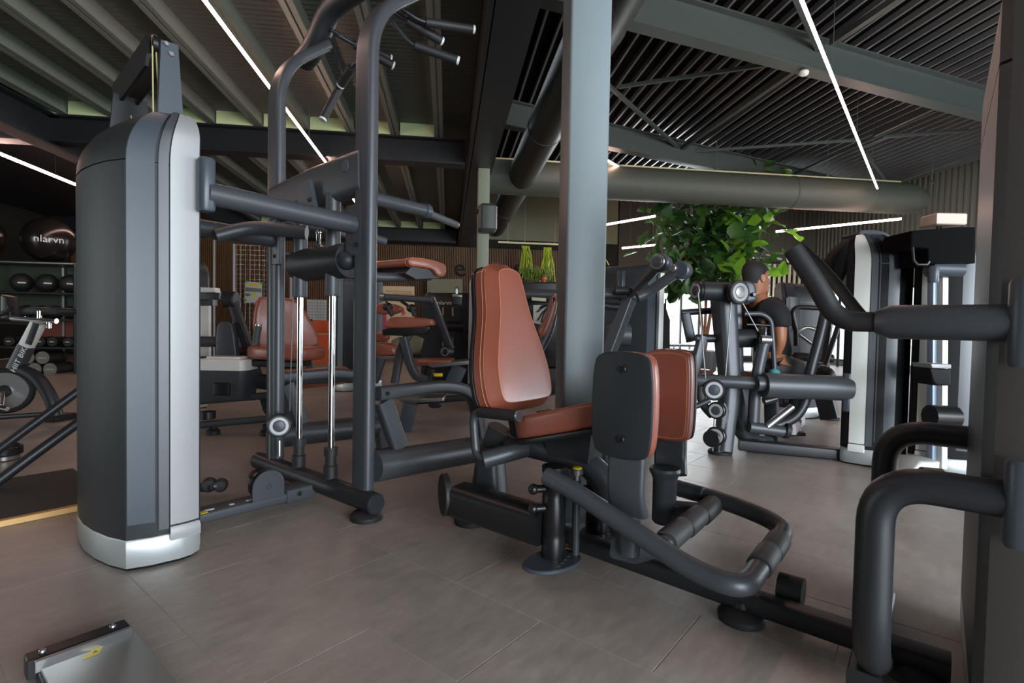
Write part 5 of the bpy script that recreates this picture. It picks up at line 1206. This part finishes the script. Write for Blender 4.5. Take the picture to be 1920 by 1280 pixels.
mb = MB(); mb.bar([A0.lerp(B0, .35)-UD*.14+Vector((0, 0, .45)), A0.lerp(B0, .62)-UD*.14+Vector((0, 0, .05))], .04, .04, .01); part('brace', mb, M_WHITE, t)
t = thing('dark_coat_stand', 'dark hanging coat silhouette against the bright window', 'coat', tuple(pb(1243, 640, 11.5)))
P = [pb(x, y, 11.5) for x, y in ((1246, 568), (1236, 590), (1232, 612), (1240, 640), (1240, 672), (1256, 672), (1256, 600))]
mb = MB(); mb.loft([[p+UD*d for p in P] for d in (0, .15)]); part('coat_cloth', mb, mat('black_cloth', (17, 17, 18), .85), t)
mb = MB(); p = pb(1248, 568, 11.58); mb.tube([Vector((p.x, p.y, 0)), p+Vector((0, 0, .1))], .02, 8); part('stand_pole', mb, M_BLK, t)
# ================================================================ FIDDLE-LEAF TREE
def leaf_mesh(name, m, L=.30, Wd=.20, fold=.05, curl=.05):
    prof = [(0, .0), (.08, .25), (.25, .42), (.5, .72), (.72, 1.0), (.88, .82), (1.0, .0)]
    V_ = []; F_ = []
    for x, w in prof:
        z = -curl*(x**2)*1.0
        V_ += [(x*L, -w*Wd/2, z+fold*w*.6), (x*L, 0, z-.004), (x*L, w*Wd/2, z+fold*w*.6+.01*math.sin(x*9))]
    for i in range(len(prof)-1):
        a = 3*i; F_ += [(a, a+3, a+4, a+1), (a+1, a+4, a+5, a+2)]
    me = bpy.data.meshes.new(name); me.from_pydata(V_, [], F_); me.polygons.foreach_set('use_smooth', [True]*len(me.polygons)); me.materials.append(m); me.update(); return me
def leafmat(name, c):
    m = bpy.data.materials.new(name); m.use_nodes = True; nt = m.node_tree; b = nt.nodes['Principled BSDF']
    b.inputs['Roughness'].default_value = .35; b.inputs['Base Color'].default_value = s2l(c)+(1,)
    out = nt.nodes['Material Output']; tr = nt.nodes.new('ShaderNodeBsdfTranslucent'); tr.inputs[0].default_value = s2l([min(255, x*1.3) for x in c])+(1,)
    ms = nt.nodes.new('ShaderNodeMixShader'); ms.inputs[0].default_value = .35; nt.links.new(b.outputs[0], ms.inputs[1]); nt.links.new(tr.outputs[0], ms.inputs[2]); nt.links.new(ms.outputs[0], out.inputs['Surface'])
    tc = nt.nodes.new('ShaderNodeTexCoord'); w = nt.nodes.new('ShaderNodeTexWave'); w.inputs['Scale'].default_value = 14; w.inputs['Distortion'].default_value = 2
    mp = nt.nodes.new('ShaderNodeMapRange'); mp.inputs[3].default_value = .85; mp.inputs[4].default_value = 1.12; mx = nt.nodes.new('ShaderNodeMix'); mx.data_type = 'RGBA'; mx.blend_type = 'MULTIPLY'; mx.inputs[0].default_value = 1; mx.inputs[6].default_value = s2l(c)+(1,)
    nt.links.new(tc.outputs['Object'], w.inputs['Vector']); nt.links.new(w.outputs[0], mp.inputs[0]); nt.links.new(mp.outputs[0], mx.inputs[7]); nt.links.new(mx.outputs[2], b.inputs['Base Color'])
    return m
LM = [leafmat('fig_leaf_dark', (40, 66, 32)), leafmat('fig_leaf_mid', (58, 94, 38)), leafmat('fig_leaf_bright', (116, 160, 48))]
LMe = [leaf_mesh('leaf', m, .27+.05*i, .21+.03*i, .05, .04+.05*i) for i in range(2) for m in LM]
TU = 10.4; base = PU(1318, 692, TU); base.z = 0
t = thing('fiddle_leaf_tree', 'tall fiddle-leaf fig tree reaching past the pale duct', 'tree', tuple(base)); rnd = random.Random(11)
def tp(px, py, du_=0): return PU(px, py, TU)+UD*du_
for pts, r in (([(1318, 0), (1316, 600), (1300, 500), (1290, 430)], .035), ([(1322, 0), (1330, 600), (1350, 500), (1360, 400), (1350, 325)], .035), ([(1320, 0), (1322, 620), (1325, 520), (1330, 420)], .03), ([(1350, 500), (1400, 450), (1430, 430)], .02), ([(1300, 500), (1260, 450), (1240, 410)], .02), ([(1355, 440), (1400, 380), (1425, 330)], .018)):
    P = [tp(x, y) if y else Vector((base.x+(x-1318)*.008, base.y, .3)) for x, y in pts]; mb = MB(); mb.tube(P, r, 8, .2, 3, caps=True); part('branch', mb, mat('fig_bark', (120, 82, 52), .7, 0, .2, 12), t)
mb = MB(); mb.lathe([(.2, 0), (.26, .05), (.3, .42), (.3, .46), (.26, .46), (.25, .38)], Matrix.Translation(base), 24); part('pot', mb, mat('dark_planter', (44, 44, 44), .5), t)
clus = []
for i in range(760):
    if i < 640:
        px = rnd.gauss(1335, 62); py = rnd.uniform(385, 545)
        w = 118 if py < 470 else 118-(py-470)*.55
        if abs(px-1335) > w: px = 1335+rnd.uniform(-w, w)
    else:
        px = rnd.choice([rnd.uniform(1330, 1385), rnd.uniform(1400, 1442)]); py = rnd.uniform(306 if px < 1390 else 318, 350)
    clus.append((px, py, rnd.uniform(-.75, .75)))
clus.sort(key=lambda c: c[2])
stuff = MB(); n_obj = 0
for i, (px, py, du_) in enumerate(clus):
    c = tp(px, py, du_); yaw = rnd.uniform(0, 2*PI); pit = rnd.uniform(-1.25, -.1) if rnd.random() < .75 else rnd.uniform(0, .7)
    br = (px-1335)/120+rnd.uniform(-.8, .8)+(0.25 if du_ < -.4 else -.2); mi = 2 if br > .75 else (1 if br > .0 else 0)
    R = Matrix.Rotation(yaw, 4, 'Z') @ Matrix.Rotation(-pit, 4, 'Y') @ Matrix.Rotation(rnd.uniform(-.8, .8), 4, 'X'); s = rnd.uniform(.85, 1.35)
    M = Matrix.Translation(c) @ R @ Matrix.Scale(s, 4)
    if i < 290:
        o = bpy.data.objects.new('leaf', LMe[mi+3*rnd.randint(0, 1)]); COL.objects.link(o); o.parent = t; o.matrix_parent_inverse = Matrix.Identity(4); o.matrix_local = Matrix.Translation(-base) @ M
    else:
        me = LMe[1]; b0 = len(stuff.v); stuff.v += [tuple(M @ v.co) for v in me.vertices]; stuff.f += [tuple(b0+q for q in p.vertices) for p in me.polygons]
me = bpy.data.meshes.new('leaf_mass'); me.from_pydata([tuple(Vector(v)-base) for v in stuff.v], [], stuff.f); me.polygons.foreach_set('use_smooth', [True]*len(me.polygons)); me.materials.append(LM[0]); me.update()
o = bpy.data.objects.new('leaf_mass', me); COL.objects.link(o); o.parent = t; o['kind'] = 'stuff'

# ================================================================ SEATED MAN
M_SKIN = mat('brown_skin', (150, 96, 66), .5, 0, .05, 8); M_HAIR = mat('short_black_hair', (20, 16, 15), .7, 0, .3, 60, .6, 300)
M_TEE = mat('black_tee', (17, 17, 19), .85, 0, .1, 10, .4, 60); M_SHORT = mat('dark_grey_shorts', (58, 58, 60), .8, 0, .15, 12, .5, 25); M_TIGHT = mat('black_leggings', (24, 24, 26), .8)
hip = D(1462, 690, 4.09); t = thing('seated_man', 'man in black t-shirt and dark grey shorts seated on the cable machine, looking right', 'person', (hip.x, hip.y, 0))
def skin_obj(name, joints, edges, m, sub=2, lab=None):
    org = ORG[t.name]; me = bpy.data.meshes.new(name); me.from_pydata([tuple(Vector(j[0])-org) for j in joints], edges, [])
    o = bpy.data.objects.new(name, me); COL.objects.link(o); o.parent = t; ORG[o.name] = org
    md = o.modifiers.new('Skin', 'SKIN'); md.use_smooth_shade = True
    sv = me.skin_vertices[0].data if me.skin_vertices else None
    for k, j in enumerate(joints):
        r = j[1] if isinstance(j[1], tuple) else (j[1], j[1]); sv[k].radius = r
        if k == 0: sv[k].use_root = True
    s = o.modifiers.new('Sub', 'SUBSURF'); s.levels = sub; s.render_levels = sub
    me.materials.append(m); 
    if lab: o['label'] = lab
    return o
J = lambda x, y, d: D(x, y, d*.885)
pel = J(1458, 688, 4.62); lum = J(1448, 655, 4.62); che = J(1438, 610, 4.6); upc = J(1434, 585, 4.6); nek = J(1424, 560, 4.6); nk2 = J(1418, 545, 4.6)
shr, elr, wrr = J(1460, 586, 4.44), J(1464, 640, 4.42), J(1452, 676, 4.55)
shl, ell, wrl = J(1412, 584, 4.80), J(1425, 640, 4.9), J(1470, 665, 5.0)
hpr, knr, anr, ter = J(1462, 694, 4.5), J(1500, 698, 4.62), J(1486, 782, 4.62), J(1497, 800, 4.95)
hpl, knl, anl, tel = J(1458, 692, 4.74), J(1506, 694, 4.95), J(1496, 772, 4.98), J(1502, 785, 5.3)
body = [(pel, .13), (lum, .12), (che, .14), (upc, .13), (nek, .06), (nk2, .055), (shr, .06), (elr, .042), (wrr, .028), (shl, .06), (ell, .042), (wrl, .028), (hpr, .095), (knr, .06), (anr, .04), (hpl, .095), (knl, .06), (anl, .04)]
ed = [(0, 1), (1, 2), (2, 3), (3, 4), (4, 5), (3, 6), (6, 7), (7, 8), (3, 9), (9, 10), (10, 11), (0, 12), (12, 13), (13, 14), (0, 15), (15, 16), (16, 17)]
skin_obj('body', body, ed, M_SKIN)
def hand(w, d, side, nm='hand'):
    """palm with four fingers and a thumb, loosely curled"""
    d = Vector(d).normalized(); s = Vector(side).normalized(); dn = d.cross(s).normalized()
    js = [(w, (.022, .016)), (w+d*.05, (.03, .014)), (w+d*.085, (.032, .013))]; es = [(0, 1), (1, 2)]
    o = skin_obj(nm, js, es, M_SKIN, 1)
    for k, (off, L) in enumerate(((-.028, .065), (-.009, .075), (.010, .07), (.027, .055))):
        a = w+d*.08+s*off; b_ = a+d*L*.45+dn*.006; c_ = b_+d*L*.25+dn*.025; e_ = c_+dn*.022-d*.008; skin_obj('finger', [(a, .009), (b_, .0085), (c_, .008), (e_, .007)], [(0, 1), (1, 2), (2, 3)], M_SKIN, 1)
    a = w+d*.025-s*.02; b_ = a+d*.03-s*.028; c_ = b_+d*.03+dn*.008; skin_obj('thumb', [(a, .011), (b_, .0105), (c_, .008)], [(0, 1), (1, 2)], M_SKIN, 1)
hand(wrr, (J(1468, 690, 4.66)-wrr), CF); hand(wrl, (J(1486, 672, 5.0)-wrl), CRh)
# clothes
skin_obj('t_shirt', [(J(1456, 682, 4.62), .145), (lum, .14), (che, .165), (upc, .15), (J(1425, 561, 4.6), .085), (shr, .09), (J(1465, 605, 4.43), .078), (J(1466, 617, 4.42), .068), (shl, .09), (J(1415, 615, 4.85), .07), ((upc+shr)/2+Vector((0, 0, .01)), .115), ((upc+shl)/2+Vector((0, 0, .01)), .115)], [(0, 1), (1, 2), (2, 3), (3, 4), (3, 10), (10, 5), (5, 6), (6, 7), (3, 11), (11, 8), (8, 9)], M_TEE)
skin_obj('shorts', [(J(1458, 690, 4.62), .155), (hpr, .125), (J(1482, 696, 4.56), .115), (J(1500, 699, 4.62), .095), (hpl, .12), (J(1484, 694, 4.86), .11), (J(1504, 694, 4.94), .09), (J(1453, 672, 4.62), .15)], [(0, 1), (1, 2), (2, 3), (0, 4), (4, 5), (5, 6), (0, 7)], M_SHORT)
skin_obj('leggings', [(J(1498, 700, 4.62), .075), (J(1496, 735, 4.62), .06), (J(1487, 778, 4.62), .046)], [(0, 1), (1, 2)], M_TIGHT); skin_obj('leggings', [(knl, .075), (J(1502, 735, 4.97), .06), (anl, .046)], [(0, 1), (1, 2)], M_TIGHT)
for a, tt in ((anr, ter), (anl, tel)):
    f = Vector((tt.x-a.x, tt.y-a.y, 0)).normalized(); b0 = Vector((a.x, a.y, D(1490, 811, 4.09).z))-f*.07; s = Vector((-f.y, f.x, 0))
    mb = MB(); ol = smooth_outline([(-.02, -.035), (.02, -.04), (.12, -.04), (.2, -.05), (.27, -.03), (.28, 0), (.27, .03), (.2, .05), (.12, .045), (.02, .04), (-.02, .035)], 1)
    Mx = Matrix((f, s, Vector((0, 0, 1)))).transposed().to_4x4(); Mx.translation = b0
    R_ = []
    for z, kx, k0 in ((0.0, 1, 0), (.025, 1.0, 0), (.05, .95, .005), (.075, .75, .01), (.095, .5, .01), (.11, .42, .01)):
        R_.append([Mx @ Vector((k0+x*kx, y*(1-.25*(z > .06)), z+ (0.0))) for x, y in ol])
    mb.loft(R_); o = part('shoe', mb, mat('pale_pink_mesh', (214, 200, 204), .6, 0, .1, 40), t)
    mb = MB(); mb.loft([[Mx @ Vector((x*1.02-.002, y*1.05, z)) for x, y in ol] for z in (0, .022)]); part('sole', mb, M_WHITE, o)
    mb = MB()
    for k in range(4): mb.tube([Mx @ Vector((.10+.022*k, -.035, .085-.012*k)), Mx @ Vector((.10+.022*k, .035, .085-.012*k))], .004, 5)
    part('laces', mb, mat('pink_lace', (200, 120, 150), .6), o)
# head: stacked rings, nose and chin towards the right
hc = J(1417, 521, 4.58); fr = (CRh*.98+CF*.15).normalized(); sd = Vector((0, 0, 1)).cross(fr).normalized()
lv = [(-.135, -.035, .03, .045), (-.125, .0, .055, .05), (-.11, .02, .078, .058), (-.085, .02, .082, .064), (-.06, .012, .085, .068), (-.03, .004, .09, .072), (0, .0, .094, .074), (.03, -.004, .097, .075), (.06, -.008, .095, .073), (.09, -.012, .082, .062), (.11, -.015, .06, .045), (.122, -.018, .03, .022)]
bump = {-.11: .01, -.085: .004, -.06: .006, -.03: .016, 0: .006, .03: .004}
R_ = []
for z, cx, rx, ry in lv:
    ring_ = []
    for k in range(28):
        a = 2*PI*k/28; x = cx+rx*math.cos(a); y = ry*math.sin(a); f_ = max(0, math.cos(a))**14
        x += bump.get(z, 0)*f_; ring_.append(hc+fr*x+sd*y+Vector((0, 0, z)))
    R_.append(ring_)
mb = MB(); mb.loft(R_); head = part('head', mb, M_SKIN, t, ang=80)
mb = MB(); mb.tube([hc+fr*.088+Vector((0, 0, .015)), hc+fr*.108+Vector((0, 0, -.022)), hc+fr*.118+Vector((0, 0, -.033)), hc+fr*.095+Vector((0, 0, -.045))], .011, 10, .01, scales=None); part('nose', mb, M_SKIN, head)
mb = MB(); mb.bar([hc+fr*.098+sd*-.022+Vector((0, 0, -.072)), hc+fr*.103+Vector((0, 0, -.072)), hc+fr*.098+sd*.022+Vector((0, 0, -.072))], .012, .012, .005); part('mouth', mb, mat('lip', (130, 66, 56), .5), head)
for s_ in (-1, 1):
    e = hc+fr*.008+sd*s_*.074+Vector((0, 0, -.01)); mb = MB(); mb.prism(smooth_outline([(-.028, -.016), (.0, -.02), (.03, -.01), (.034, .012), (.01, .02), (-.03, .006)], 2), axisM(e, sd*s_-fr*.35, (0, 0, 1)), .012, .004, 2); part('ear', mb, M_SKIN, head)
    mb = MB(); mb.ball(hc+fr*.083+sd*s_*.03+Vector((0, 0, .004)), .012, 10); part('eye', mb, M_WHITE, head); mb = MB(); mb.ball(hc+fr*.0925+sd*s_*.031+Vector((0, 0, .004)), .0045, 8); part('iris', mb, M_BLK, head)
    mb = MB(); mb.bar([hc+fr*.092+sd*s_*.018+Vector((0, 0, .026)), hc+fr*.084+sd*s_*.048+Vector((0, 0, .028))], .008, .007, .003); part('eyebrow', mb, M_HAIR, head)
R_ = []
for z, cx, rx, ry in [(-.045, -.03, .07, .066)]+[q for q in lv if q[0] >= -.03]+[(.128, -.02, .012, .01)]:
    R_.append([hc+fr*min((cx+(rx+.008)*math.cos(2*PI*k/28)), (.0 if z < .02 else (.03 if z < .05 else .2)) - (.03 if z < -.0 else 0))+sd*((ry+.006)*math.sin(2*PI*k/28))+Vector((0, 0, z+(.006 if z > .1 else 0))) for k in range(28)])
mb = MB(); mb.loft(R_); part('hair', mb, M_HAIR, t, ang=80)
# small bottle held at his hip
c = J(1452, 704, 4.3); t2 = thing('teal_bottle', 'small teal bottle cap showing beside the man\'s hip above the level beam', 'bottle', tuple(c-Vector((0, 0, .08))))
mb = MB(); mb.lathe([(.04, 0), (.045, .02), (.045, .07), (.03, .1), (.012, .11)], Matrix.Translation(c-Vector((0, 0, .06))), 16); part('bottle_body', mb, mat('teal_plastic', (70, 150, 156), .35), t2)
